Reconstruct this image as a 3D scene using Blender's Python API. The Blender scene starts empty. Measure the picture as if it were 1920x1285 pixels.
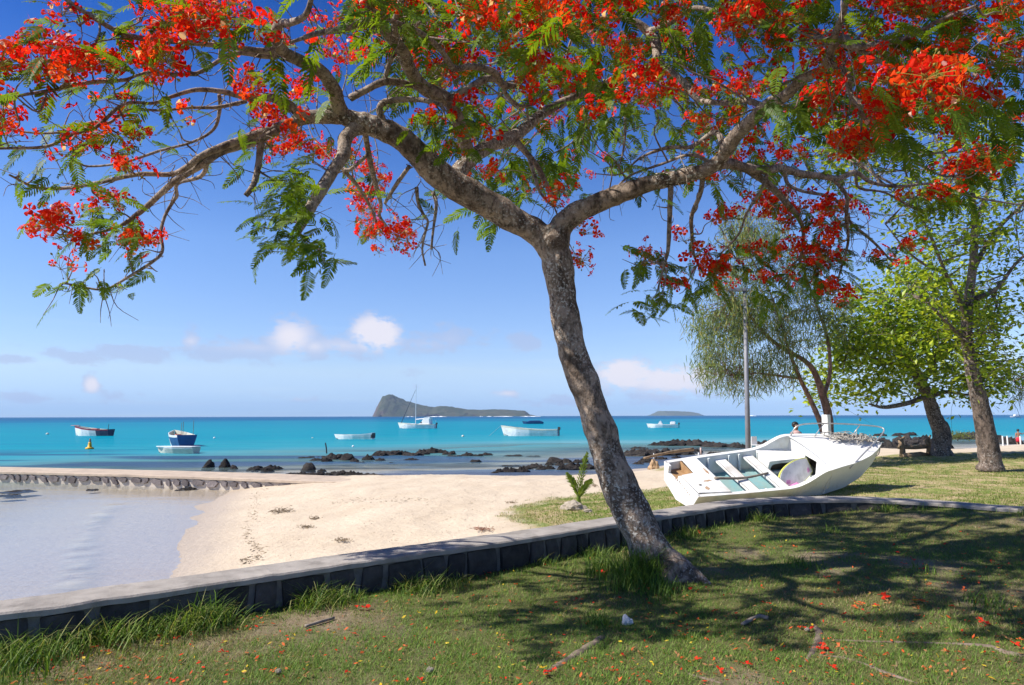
import bpy, bmesh, math, random
import numpy as np
from mathutils import Vector, Matrix, noise as mnoise

random.seed(7); rng = np.random.default_rng(7)
scene = bpy.context.scene
C = scene.collection
R_ = math.radians

# ------------------------------------------------------------------ camera
FPX = 1280.0                    # focal length in pixels of the 1920 px wide photograph
cam_d = bpy.data.cameras.new('camera'); cam_d.sensor_width = 36.0; cam_d.lens = 24.0
cam_d.clip_start = 0.05; cam_d.clip_end = 30000
cam = bpy.data.objects.new('camera', cam_d); C.objects.link(cam); scene.camera = cam
CAM = Vector((0, 0, 1.6))
ROT = Matrix.Rotation(R_(90 + 6.13), 3, 'X') @ Matrix.Rotation(R_(-0.15), 3, 'Z')
cam.matrix_world = Matrix.Translation(CAM) @ ROT.to_4x4()

def ray(px, py): return ROT @ Vector(((px - 960) / FPX, -(py - 642.5) / FPX, -1.0))
def P(px, py, d): return CAM + ray(px, py) * d
def G(px, py, z):
    r = ray(px, py); return CAM + r * ((z - CAM.z) / r.z)

# ------------------------------------------------------------------ sky, sun, exposure
SUN_EL, SUN_AZ = 46.0, -103.0     # azimuth measured from +Y (forward) towards +X (right)
world = bpy.data.worlds.new('World'); scene.world = world; world.use_nodes = True
wn = world.node_tree.nodes; wl = world.node_tree.links
for n in list(wn): wn.remove(n)
class NB:
    """small node-building helper"""
    def __init__(s, tree): s.t = tree; s.n = tree.nodes; s.l = tree.links
    def new(s, typ, **kw):
        n = s.n.new(typ)
        for k, v in kw.items(): setattr(n, k, v)
        return n
    def put(s, sock, v):
        if isinstance(v, bpy.types.NodeSocket): s.l.new(v, sock)
        elif v is not None:
            if sock.type == 'RGBA' and len(v) == 3: v = (*v, 1)
            sock.default_value = v
    def math(s, op, a, b=None, c=None, clamp=False):
        n = s.new('ShaderNodeMath', operation=op, use_clamp=clamp)
        for i, v in enumerate((a, b, c)):
            if v is not None: s.put(n.inputs[i], v)
        return n.outputs[0]
    def mix(s, f, a, b, mode='MIX'):
        n = s.new('ShaderNodeMix', data_type='RGBA', blend_type=mode)
        s.put(n.inputs[0], f); s.put(n.inputs[6], a); s.put(n.inputs[7], b)
        return n.outputs[2]
    def noise(s, vec, scale, detail=4, rough=0.55, w=None):
        n = s.new('ShaderNodeTexNoise'); n.inputs['Scale'].default_value = scale
        n.inputs['Detail'].default_value = detail; n.inputs['Roughness'].default_value = rough
        if vec is not None: s.put(n.inputs['Vector'], vec)
        return n.outputs[0]
    def ramp(s, f, stops, interp='LINEAR'):
        n = s.new('ShaderNodeValToRGB'); cr = n.color_ramp; cr.interpolation = interp
        while len(cr.elements) < len(stops): cr.elements.new(0.5)
        for e, (p, c) in zip(cr.elements, stops):
            e.position = p; e.color = (c, c, c, 1) if isinstance(c, (int, float)) else (*c, 1)
        s.put(n.inputs[0], f); return n.outputs[0]
    def vscale(s, vec, v):
        n = s.new('ShaderNodeVectorMath', operation='MULTIPLY'); s.put(n.inputs[0], vec); n.inputs[1].default_value = v
        return n.outputs[0]
    def step(s, x, a, b):
        n = s.new('ShaderNodeMapRange', interpolation_type='SMOOTHSTEP'); s.put(n.inputs[0], x)
        s.put(n.inputs[1], a); s.put(n.inputs[2], b); return n.outputs[0]

b = NB(world.node_tree)
sky = b.new('ShaderNodeTexSky', sky_type='NISHITA', sun_disc=False)
sky.sun_elevation = R_(SUN_EL); sky.sun_rotation = R_(SUN_AZ)
sky.altitude = 0; sky.air_density = 1.0; sky.dust_density = 0.0; sky.ozone_density = 6.0
tc = b.new('ShaderNodeTexCoord'); sp = b.new('ShaderNodeSeparateXYZ'); wl.new(tc.outputs['Generated'], sp.inputs[0])
az = b.math('ARCTAN2', sp.outputs[0], sp.outputs[1]); el = b.math('ARCSINE', sp.outputs[2])
# polarised tropical blue: the same deepening with height all round the sky
grade = b.ramp(b.math('MULTIPLY', el, 1 / R_(45)), [(p_, tuple(x / 1.5 for x in c_)) for p_, c_ in
    [(.011, (.56, .84, 1.5)), (.082, (1.18, 1.13, 1.30)), (.198, (1.18, 1.17, 1.36)), (.304, (1.1, 1.18, 1.42)), (.444, (.66, .92, 1.34)), (.618, (.22, .56, 1.15)), (.733, (.14, .44, .95)), (1.0, (.14, .42, .9))]])
skycol = b.mix(1.0, b.mix(1.0, sky.outputs[0], (0.1, 0.1, 0.1), 'MULTIPLY'), grade, 'MULTIPLY')
cmb = b.new('ShaderNodeCombineXYZ'); b.put(cmb.inputs[0], b.math('MULTIPLY', az, 1.0)); b.put(cmb.inputs[1], b.math('MULTIPLY', el, 1.8))
cvec = cmb.outputs[0]
nz = b.noise(cvec, 30, 7, 0.66)
def azel(px, py):
    r = ray(px, py).normalized(); return math.atan2(r.x, r.y), math.asin(r.z)
# cumulus low over the sea: px, py, half width, half height, strength, whiteness
LUMPS = [(545, 632, 62, 48, 1.0, .8), (590, 650, 50, 26, .9, .6), (705, 625, 60, 44, 1.15, 1.0), (845, 636, 62, 36, .8, .35),
         (905, 632, 36, 24, .5, .1), (982, 642, 44, 22, 1.1, .0), (358, 640, 36, 24, .8, .6), (420, 662, 130, 20, 1.1, .15), (255, 664, 100, 20, 1.1, .05),
         (150, 668, 80, 18, 1.0, .0), (30, 674, 60, 11, 1.0, .0), (172, 722, 22, 24, 1.1, .8), (60, 745, 110, 16, .7, .1), (210, 745, 60, 16, .7, .1), (660, 664, 110, 16, .6, .2), (500, 655, 80, 30, .95, .3), (480, 652, 190, 24, .85, .45), (640, 648, 150, 30, .85, .55), (800, 645, 120, 26, .8, .4),
         (1175, 702, 70, 36, 1.25, 1.0), (1262, 712, 130, 36, 1.05, .95), (1130, 720, 60, 28, .7, .8), (950, 738, 50, 12, .75, .8), (1060, 752, 110, 14, .8, .3), (1240, 745, 120, 16, .8, .4), (560, 748, 50, 10, .6, .7)]
cov = None; whi = None
for (x, y, rx, ry, st, w_) in LUMPS:
    a0, e0 = azel(x, y); a1, e1 = azel(x + rx, y); a2, e2 = azel(x, y - ry)
    sa, se = 1 / abs(a1 - a0), 1 / abs(e2 - e0)
    vm = b.new('ShaderNodeVectorMath', operation='MULTIPLY_ADD'); wl.new(cvec, vm.inputs[0])
    vm.inputs[1].default_value = (sa, se / 1.8, 0); vm.inputs[2].default_value = (-a0 * sa, -e0 * se, 0)
    ln = b.new('ShaderNodeVectorMath', operation='LENGTH'); wl.new(vm.outputs[0], ln.inputs[0])
    g = b.math('MULTIPLY_ADD', ln.outputs['Value'], -st, 1.25 * st)
    cov = b.math('MAXIMUM', g, 0.0) if cov is None else b.math('MAXIMUM', cov, g)
    if w_ > 0.3:
        ww = b.math('MULTIPLY', g, w_)
        whi = b.math('MAXIMUM', ww, 0.0) if whi is None else b.math('MAXIMUM', whi, ww)
# the same band of loose cloud goes on all round the horizon
band = b.math('MULTIPLY', b.step(el, 0.0, 0.06), b.math('SUBTRACT', 1.0, b.step(el, 0.07, 0.2)))
n3 = b.noise(cvec, 7, 3, 0.6)
cov = b.math('MAXIMUM', cov, b.math('MULTIPLY', b.math('MULTIPLY', band, b.step(n3, 0.5, 0.8)), 0.7))
dens = b.step(b.math('ADD', cov, b.math('MULTIPLY', b.math('SUBTRACT', nz, 0.5), 2.9)), 0.22, 0.86)
dens = b.math('MULTIPLY', dens, b.step(cov, 0.0, 0.3))
ccol = b.mix(b.step(whi, 0.15, 0.9), (0.26, 0.31, 0.45), (0.50, 0.48, 0.52))
n4 = b.noise(b.vscale(cvec, (3, 34, 1)), 1.6, 2, 0.5)
veil = b.math('MULTIPLY', b.math('MULTIPLY', b.step(n4, 0.5, 0.75), b.math('SUBTRACT', 1.0, b.step(el, 0.05, 0.16))), 0.22)
col = b.mix(veil, skycol, (0.36, 0.45, 0.54))
col = b.mix(b.math('MULTIPLY', dens, b.math('MULTIPLY_ADD', b.step(whi, 0.15, 0.9), 0.3, 0.6)), col, ccol)
bg = b.new('ShaderNodeBackground'); b.put(bg.inputs[0], col); bg.inputs[1].default_value = 1.19    # the sky itself is scaled by 0.1 above: 0.119 in all
wo = b.new('ShaderNodeOutputWorld'); wl.new(bg.outputs[0], wo.inputs[0])

sl = bpy.data.lights.new('sun', 'SUN'); sl.energy = 5.0; sl.angle = R_(0.53); sl.color = (1.0, 0.95, 0.87)
sun = bpy.data.objects.new('sun', sl); C.objects.link(sun)
SUN_DIR = Vector((math.sin(R_(SUN_AZ)) * math.cos(R_(SUN_EL)), math.cos(R_(SUN_AZ)) * math.cos(R_(SUN_EL)), math.sin(R_(SUN_EL))))
sun.rotation_euler = SUN_DIR.to_track_quat('Z', 'Y').to_euler()
scene.view_settings.view_transform = 'Standard'; scene.view_settings.look = 'None'
scene.view_settings.gamma = 1.0; scene.view_settings.exposure = 0.62; scene.view_settings.use_curve_mapping = False
scene.render.engine = 'CYCLES'
world.cycles.sampling_method = 'MANUAL'; world.cycles.sample_map_resolution = 512
scene.cycles.max_bounces = 8; scene.cycles.transparent_max_bounces = 12; scene.cycles.diffuse_bounces = 3
scene.cycles.volume_bounces = 0; scene.cycles.use_denoising = True

# ------------------------------------------------------------------ helpers
def tag(o, label=None, cat=None, group=None, kind=None):
    if label: o['label'] = label
    if cat: o['category'] = cat
    if group: o['group'] = group
    if kind: o['kind'] = kind
    return o
def empty(name, loc=(0, 0, 0), rz=0):
    o = bpy.data.objects.new(name, None); C.objects.link(o); o.location = loc; o.rotation_euler = (0, 0, rz); o.empty_display_size = 0.2
    return o
def adopt(o, parent):
    """parent without moving: parts are built in world space, the Empty sits at the base"""
    o.parent = parent
    o.matrix_parent_inverse = (Matrix.Translation(parent.location) @ parent.rotation_euler.to_matrix().to_4x4()).inverted() if parent.parent is None else Matrix.Identity(4)
def link(name, me, parent=None, world=False):
    o = bpy.data.objects.new(name, me); C.objects.link(o)
    if parent is not None:
        if world: adopt(o, parent)
        else: o.parent = parent
    return o
def np_mesh(name, V, F, mats, smooth=False, cols=None, attrs=None, mi=None):
    """V (n,3); F (m,3) or (m,4) array"""
    V = np.asarray(V, np.float32); F = np.asarray(F, np.int32)
    me = bpy.data.meshes.new(name); k = F.shape[1]
    me.vertices.add(len(V)); me.vertices.foreach_set('co', V.ravel())
    me.loops.add(F.size); me.loops.foreach_set('vertex_index', F.ravel())
    me.polygons.add(len(F)); me.polygons.foreach_set('loop_start', np.arange(0, F.size, k, dtype=np.int32))
    if mi is not None: me.polygons.foreach_set('material_index', np.asarray(mi, np.int32))
    me.polygons.foreach_set('use_smooth', np.full(len(F), smooth))
    me.update(calc_edges=True)
    if cols is not None:
        ca = me.color_attributes.new('Col', 'FLOAT_COLOR', 'POINT')
        cc = np.ones((len(V), 4), np.float32); cc[:, :3] = cols; ca.data.foreach_set('color', cc.ravel())
    for k_, a in (attrs or {}).items():
        at = me.attributes.new(k_, 'FLOAT', 'POINT'); at.data.foreach_set('value', np.asarray(a, np.float32))
    for m in (mats if isinstance(mats, (list, tuple)) else [mats]): me.materials.append(m)
    return me

def catmull(pts, per=6):
    """pts: list of equal-length tuples -> smooth resampled array"""
    p = np.array(pts, float)
    if len(p) < 3: return np.array([p[0] + (p[-1] - p[0]) * t for t in np.linspace(0, 1, per + 1)])
    q = np.vstack([2 * p[0] - p[1], p, 2 * p[-1] - p[-2]]); out = []
    for i in range(1, len(q) - 2):
        a, b_, c, d = q[i - 1:i + 3]
        for t in np.linspace(0, 1, per, endpoint=False):
            out.append(0.5 * (2 * b_ + (c - a) * t + (2 * a - 5 * b_ + 4 * c - d) * t * t + (3 * b_ - a - 3 * c + d) * t ** 3))
    out.append(p[-1]); return np.array(out)

class MB:
    """collects quads/tris; builds one mesh object"""
    def __init__(s): s.v = []; s.f = []; s.m = []; s.cur = 0
    def add(s, vs, fs):
        o = len(s.v); s.v.extend([tuple(v) for v in vs]); s.f.extend([tuple(i + o for i in f) for f in fs]); s.m.extend([s.cur] * len(fs))
    def box(s, c, size, rz=0, rot=None):
        m = rot if rot is not None else Matrix.Rotation(rz, 3, 'Z'); c = Vector(c)
        vs = [c + m @ Vector((sx * size[0] / 2, sy * size[1] / 2, sz * size[2] / 2)) for sx in (-1, 1) for sy in (-1, 1) for sz in (-1, 1)]
        s.add(vs, [(0, 1, 3, 2), (4, 6, 7, 5), (0, 4, 5, 1), (2, 3, 7, 6), (0, 2, 6, 4), (1, 5, 7, 3)])
    def tube(s, pts, rad, n=8, cap=True, wob=0.0, seed=0):
        pts = [Vector(p) for p in pts]; k = len(pts)
        if isinstance(rad, (int, float)): rad = [rad] * k
        t0 = (pts[1] - pts[0]).normalized(); u = t0.orthogonal().normalized(); vs = []
        for i, p in enumerate(pts):
            t = (pts[min(i + 1, k - 1)] - pts[max(i - 1, 0)])
            t = t.normalized() if t.length > 1e-9 else t0
            u = (u - t * u.dot(t)); u = u.normalized() if u.length > 1e-6 else t.orthogonal().normalized()
            w = t.cross(u)
            for j in range(n):
                a = 2 * math.pi * j / n; d = u * math.cos(a) + w * math.sin(a); r = rad[i]
                if wob:
                    q = p + d * r
                    r *= 1 + wob * (mnoise.noise(q * (0.35 / max(rad[i], .02)) + Vector((seed, 0, 0))) + 0.6 * mnoise.noise(q * (1.1 / max(rad[i], .02))))
                vs.append(p + d * r)
        fs = [(i * n + j, i * n + (j + 1) % n, (i + 1) * n + (j + 1) % n, (i + 1) * n + j) for i in range(k - 1) for j in range(n)]
        if cap: fs += [tuple(range(n - 1, -1, -1)), tuple((k - 1) * n + j for j in range(n))]
        s.add(vs, fs)
    def loft(s, rings, closed=True, cap=True):
        n = len(rings[0]); vs = [p for r in rings for p in r]; fs = []
        for i in range(len(rings) - 1):
            for j in range(n if closed else n - 1):
                fs.append((i * n + j, i * n + (j + 1) % n, (i + 1) * n + (j + 1) % n, (i + 1) * n + j))
        if cap and closed: fs += [tuple(range(n - 1, -1, -1)), tuple((len(rings) - 1) * n + j for j in range(n))]
        s.add(vs, fs)
    def prism(s, poly, lo, hi, axis=2):
        """poly of 2D points, extruded from lo to hi along axis"""
        def pt(q, h):
            return ((h, q[0], q[1]) if axis == 0 else (q[0], h, q[1]) if axis == 1 else (q[0], q[1], h))
        n = len(poly); vs = [pt(q, lo) for q in poly] + [pt(q, hi) for q in poly]
        s.add(vs, [tuple(range(n - 1, -1, -1)), tuple(range(n, 2 * n))] + [(i, (i + 1) % n, n + (i + 1) % n, n + i) for i in range(n)])
    def mesh(s, name, mats, smooth=False, bevel=0):
        me = bpy.data.meshes.new(name); me.from_pydata(s.v, [], s.f)
        for m in (mats if isinstance(mats, (list, tuple)) else [mats]): me.materials.append(m)
        me.polygons.foreach_set('material_index', np.array(s.m, np.int32))
        bm = bmesh.new(); bm.from_mesh(me); bmesh.ops.recalc_face_normals(bm, faces=bm.faces)
        if bevel: bmesh.ops.bevel(bm, geom=list(bm.edges), offset=bevel, segments=2, affect='EDGES', clamp_overlap=True)
        bm.to_mesh(me); bm.free()
        me.polygons.foreach_set('use_smooth', np.full(len(me.polygons), smooth)); me.update()
        return me
    def build(s, name, mats, parent=None, smooth=False, bevel=0, world=False):
        return link(name, s.mesh(name, mats, smooth, bevel), parent, world)

def vnoise(x, y, seed=0):
    """2D value noise on arrays, 0..1"""
    xi = np.floor(x).astype(np.int64); yi = np.floor(y).astype(np.int64); fx = x - xi; fy = y - yi
    def h(a, b_):
        n = (a * 374761393 + b_ * 668265263 + seed * 1442695041) & 0x7fffffff
        n = ((n ^ (n >> 13)) * 1274126177) & 0x7fffffff; n = n ^ (n >> 16)
        return (n % 100003) / 100003.0
    u = fx * fx * (3 - 2 * fx); v = fy * fy * (3 - 2 * fy)
    return (h(xi, yi) * (1 - u) + h(xi + 1, yi) * u) * (1 - v) + (h(xi, yi + 1) * (1 - u) + h(xi + 1, yi + 1) * u) * v
def fbm(x, y, seed=0, o=4):
    s = 0; a = 0.5; t = 0
    for i in range(o): s = s + a * vnoise(x * 2 ** i, y * 2 ** i, seed + i); t += a; a *= 0.5
    return s / t
def sstep(x, a, b_):
    t = np.clip((x - a) / (b_ - a), 0, 1); return t * t * (3 - 2 * t)
def seg_dist(x, y, poly, closed=False):
    d = np.full(np.shape(x), 1e9); n = len(poly)
    for i in range(n if closed else n - 1):
        ax, ay = poly[i]; bx, by = poly[(i + 1) % n]; dx, dy = bx - ax, by - ay
        t = np.clip(((x - ax) * dx + (y - ay) * dy) / (dx * dx + dy * dy + 1e-12), 0, 1)
        d = np.minimum(d, np.hypot(x - ax - t * dx, y - ay - t * dy))
    return d
def inside(x, y, poly):
    c = np.zeros(np.shape(x), bool); n = len(poly)
    for i in range(n):
        ax, ay = poly[i]; bx, by = poly[(i + 1) % n]
        if ay == by: continue
        c ^= ((ay > y) != (by > y)) & (x < (bx - ax) * (y - ay) / (by - ay) + ax)
    return c
def sdist(x, y, poly):
    d = seg_dist(x, y, poly, True); return np.where(inside(x, y, poly), d, -d)

# ------------------------------------------------------------------ materials
def new_mat(name):
    m = bpy.data.materials.new(name); m.use_nodes = True
    for n in list(m.node_tree.nodes): m.node_tree.nodes.remove(n)
    q = NB(m.node_tree); q.out = q.new('ShaderNodeOutputMaterial'); q.mat = m
    q.tc = q.new('ShaderNodeTexCoord'); q.obj = q.tc.outputs['Object']
    return q
def geo_pos(q): return q.new('ShaderNodeNewGeometry').outputs['Position']
def attr(q, name, fac=True):
    a = q.new('ShaderNodeAttribute', attribute_name=name); return a.outputs['Fac' if fac else 'Color']
def obj_random(q): return q.new('ShaderNodeObjectInfo').outputs['Random']
def principled(q, col, rough=0.7, spec=0.3, metal=0.0, normal=None):
    p = q.new('ShaderNodeBsdfPrincipled'); q.put(p.inputs['Base Color'], col); q.put(p.inputs['Roughness'], rough)
    p.inputs['Specular IOR Level'].default_value = spec; p.inputs['Metallic'].default_value = metal
    if normal is not None: q.put(p.inputs['Normal'], normal)
    return p
def bump(q, h, strength=0.5, dist=0.02):
    n = q.new('ShaderNodeBump'); n.inputs['Strength'].default_value = strength; n.inputs['Distance'].default_value = dist
    q.put(n.inputs['Height'], h); return n.outputs[0]
def finish(q, sh):
    q.l.new(sh.outputs[0] if hasattr(sh, 'outputs') else sh, q.out.inputs[0]); return q.mat
def simple(name, c1, c2=None, scale=8, rough=0.6, spec=0.3, metal=0, bmp=0.0, bscale=30, dist=0.01, dirt=None, world=False, rand=0.0):
    """two-tone noise material with optional dirt and relief"""
    q = new_mat(name); v = geo_pos(q) if world else q.obj
    c2 = c2 or tuple(x * 0.75 for x in c1)
    n = q.ramp(q.noise(v, scale, 6, 0.6), [(0.35, 0.0), (0.68, 1.0)]); col = q.mix(n, c1, c2)
    if dirt:
        d = q.ramp(q.noise(v, scale * 0.6, 8, 0.7), [(0.52, 0.0), (0.7, 1.0)]); col = q.mix(q.math('MULTIPLY', d, 0.7), col, dirt)
    if rand:
        col = q.mix(1.0, col, q.ramp(obj_random(q), [(0, 1 - rand), (1, 1 + rand)]), 'MULTIPLY')
    nm = bump(q, q.noise(v, bscale, 6, 0.65), bmp, dist) if bmp else None
    return finish(q, principled(q, col, rough, spec, metal, nm))
def leaf_mat(name, cols, trans=0.45, rough=0.45, spec=0.35, use_attr=None, scale=2.0, tmul=(1.25, 1.2, 0.55)):
    q = new_mat(name)
    if use_attr: col = attr(q, use_attr, False)
    else:
        f = q.noise(geo_pos(q), scale, 3, 0.6)
        k = len(cols); col = q.ramp(f, [(0.3 + 0.4 * i / max(k - 1, 1), c) for i, c in enumerate(cols)])
    p = principled(q, col, rough, spec)
    t = q.new('ShaderNodeBsdfTranslucent'); q.put(t.inputs[0], q.mix(1.0, col, tmul, 'MULTIPLY'))
    m = q.new('ShaderNodeMixShader'); m.inputs[0].default_value = trans
    q.l.new(p.outputs[0], m.inputs[1]); q.l.new(t.outputs[0], m.inputs[2]); return finish(q, m)

# ------------------------------------------------------------------ land, sea
SEA = -0.8
# shoreline traced on the sea plane; land to its right
SHORE = [(G(x, y, SEA).x, G(x, y, SEA).y) for x, y in
         [(300, 1180), (325, 1078), (345, 1040), (366, 1000), (386, 965), (402, 940), (436, 915), (560, 899), (700, 897), (850, 896), (1000, 897), (1100, 895),
          (1180, 886), (1232, 874), (1300, 866), (1420, 853), (1560, 853), (1640, 856), (1760, 846), (1850, 842), (1920, 840), (2150, 833), (2500, 828)]]
LAND = SHORE + [(300, 60), (300, -90), (-60, -90), (-40, -8), (-14, 1.0), (-7.5, 5.5)]
GRASS_PATCH = [(G(x, y, -0.1).x, G(x, y, -0.1).y) for x, y in
               [(940, 950), (965, 936), (1010, 927), (1090, 920), (1180, 917), (1260, 915), (1330, 905), (1420, 896), (1560, 880), (1560, 1000), (1280, 985), (1160, 976), (1080, 974), (1010, 985), (975, 980), (950, 965)]]
GRASS_FIELD = [(G(x, y, 0.0).x, G(x, y, 0.0).y) for x, y in [(1500, 874), (1600, 859), (1680, 854), (1800, 852), (1960, 850), (2300, 846)]] + [(60, -10), (4.0, 9.0), (4.5, 12.0)]
SMALL_MOUND = [(G(x, y, -0.4).x, G(x, y, -0.4).y) for x, y in [(1222, 876), (1235, 866), (1265, 862), (1300, 862), (1320, 872), (1290, 885), (1240, 882)]]

def land_z(x, y):
    sd = sdist(x, y, LAND)
    up = 0.85 * (1 - np.exp(-np.maximum(sd, 0) / 5.5))
    dn = np.where(sd < 0, -0.03 * np.minimum(-sd, 8) - 0.035 * np.clip(-sd - 8, 0, 60), 0)
    z = SEA + up + dn
    z = z + 0.14 * sstep(x, 4, 8) * sstep(sd, 2, 6)                       # the grassy field on the right lies a little higher
    z = z + (fbm(x * 0.7, y * 0.7, 3) - 0.5) * 0.08 * sstep(sd, 0.3, 2.5)
    z = z + (fbm(x * 3.1, y * 3.1, 5) - 0.5) * 0.075 * sstep(sd, 0.8, 2.5)
    z = z + (fbm(x * 0.45, y * 0.45, 17, 3) - 0.5) * 0.045 * sstep(sd, -4, 0)                # uneven water's edge
    return z, sd

# sand and field, one sheet from the wall down to the sea bed
gx = np.concatenate([np.arange(-70, -16, 1.5), np.arange(-16, 12, 0.14), np.arange(12, 40, 0.4), np.arange(40, 121, 3)])
gy = np.concatenate([np.arange(2.5, 14, 0.12), np.arange(14, 30, 0.2), np.arange(30, 60, 0.6), np.arange(60, 121, 3)])
X, Y = np.meshgrid(gx, gy); Z, SD = land_z(X, Y)
edge = (fbm(X * 1.6, Y * 1.6, 11) - 0.5) * 1.3 + (fbm(X * 7, Y * 7, 12) - 0.5) * 0.5
gp = np.maximum(np.maximum(sdist(X, Y, GRASS_PATCH) + edge * .7, sdist(X, Y, GRASS_FIELD) + edge), sdist(X, Y, SMALL_MOUND) + edge * .5)
grass_w = sstep(gp, -0.1, 0.35)
wet = 1 - sstep(Z - SEA + (fbm(X * .8, Y * .8, 14) - .5) * .05, 0.03, 0.17)
ni, nj = X.shape; idx = np.arange(ni * nj).reshape(ni, nj)
F = np.stack([idx[:-1, :-1], idx[:-1, 1:], idx[1:, 1:], idx[1:, :-1]], -1).reshape(-1, 4)

def sand_material():
    q = new_mat('sand'); pos = geo_pos(q)
    n1 = q.noise(pos, 0.9, 6, 0.6); n2 = q.noise(pos, 14, 6, 0.7); n3 = q.noise(pos, 120, 3, 0.6)
    col = q.mix(q.ramp(n1, [(0.35, 0.0), (0.7, 1.0)]), (0.585, 0.485, 0.36), (0.51, 0.41, 0.295))
    col = q.mix(q.math('MULTIPLY', q.ramp(n2, [(0.55, 0.0), (0.75, 1.0)]), 0.2), col, (0.42, 0.31, 0.2))
    col = q.mix(q.math('MULTIPLY', q.ramp(n3, [(0.62, 0.0), (0.75, 1.0)]), 0.45), col, (0.3, 0.22, 0.15))
    w = attr(q, 'wet'); col = q.mix(w, col, (0.45, 0.365, 0.27))
    g = attr(q, 'grass')
    ng = q.noise(pos, 2.2, 6, 0.65); ngf = q.noise(pos, 26, 5, 0.7)
    gc = q.ramp(q.math('ADD', q.math('MULTIPLY', ng, 0.65), q.math('MULTIPLY', ngf, 0.35)),
                [(0.34, (0.08, 0.14, 0.02)), (0.46, (0.19, 0.22, 0.05)), (0.53, (0.36, 0.28, 0.14)), (0.66, (0.50, 0.38, 0.25))])
    col = q.mix(g, col, gc)
    h = q.math('ADD', q.math('MULTIPLY', q.noise(pos, 5, 6, 0.6), 0.7), q.math('MULTIPLY', n2, 0.3))
    nm = bump(q, h, 0.75, 0.07)
    rough = q.math('SUBTRACT', 0.9, q.math('MULTIPLY', w, 0.45))
    return finish(q, principled(q, col, rough, 0.3, 0, nm))
me = np_mesh('beach', np.stack([X, Y, Z], -1).reshape(-1, 3), F, sand_material(), True, attrs={'wet': wet.ravel(), 'grass': grass_w.ravel()})
tag(link('beach', me), kind='structure')

# the sea: one sheet to the horizon
def geomsp(a, b_, n): return a * (b_ / a) ** np.linspace(0, 1, n)
sx = np.concatenate([-geomsp(60, 8000, 50)[::-1], np.arange(-59, -14, 0.8), np.arange(-14, 2, 0.16), np.arange(2, 60, 0.7), geomsp(60, 8000, 50)])
sy = np.concatenate([np.arange(0, 8, 0.5), np.arange(8, 26, 0.12), np.arange(26, 60, 0.3), geomsp(60, 7000, 120)])
X, Y = np.meshgrid(sx, sy); sd = -sdist(X, Y, LAND)
lz, _ = land_z(X, Y)
depth = np.maximum(SEA - lz, 0) * (sd < 60) + np.where(sd >= 60, 3.0, 0)
depth = np.where(sd < 60, np.clip(sd, 0, 60) * 0.042, 2.52) + np.where(sd > 60, (np.minimum(sd, 2000) - 60) * 0.021, 0)
# calm shallow bay in front of the mole stays ankle deep
bay = 1 - sstep(Y - 24.5 - 0.0 * X, -1.0, 2.5) ; bay = bay * (X < 4)
depth = depth * (1 - bay) + np.minimum(np.maximum(sd, 0) * 0.028, 0.5) * bay
patch = (fbm(X * 0.018, Y * 0.03, 21, 5) - 0.5) * 2
depth = np.maximum(depth * (1 + 0.5 * patch * (sd > 20)), 0)
# wavelets that run up the bay, and a low swell outside
EDGE = [(G(x, y, SEA).x, G(x, y, SEA).y) for x, y in [(125, 1130), (140, 1080), (150, 1040), (160, 1005), (175, 980), (186, 965), (215, 948)]]
ed = seg_dist(X, Y, EDGE); ed = ed + (fbm(X * 1.2, Y * 1.2, 15) - .5) * .5; Zs = SEA + 0.012 * np.exp(-(ed / 0.2) ** 2) * (Y < 30)
Zs = Zs + 0.03 * np.sin(Y * 1.1 + X * 0.12 + 3 * fbm(X * .2, Y * .2, 8)) * sstep(Y, 27, 32) * (1 - sstep(Y, 90, 140))
foam = np.exp(-(ed / 0.16) ** 2) * sstep(fbm(X * 4, Y * 4, 9), .35, .6) * (Y < 30)
EAST = (X > -22) & (X < 2)
reef = sstep(fbm(X * 0.10, Y * 0.34, 33, 5), 0.44, 0.60) * sstep(Y, 25.5, 28) * (1 - sstep(Y, 42, 54))
ni, nj = X.shape; idx = np.arange(ni * nj).reshape(ni, nj)
F = np.stack([idx[:-1, :-1], idx[:-1, 1:], idx[1:, 1:], idx[1:, :-1]], -1).reshape(-1, 4)
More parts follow.
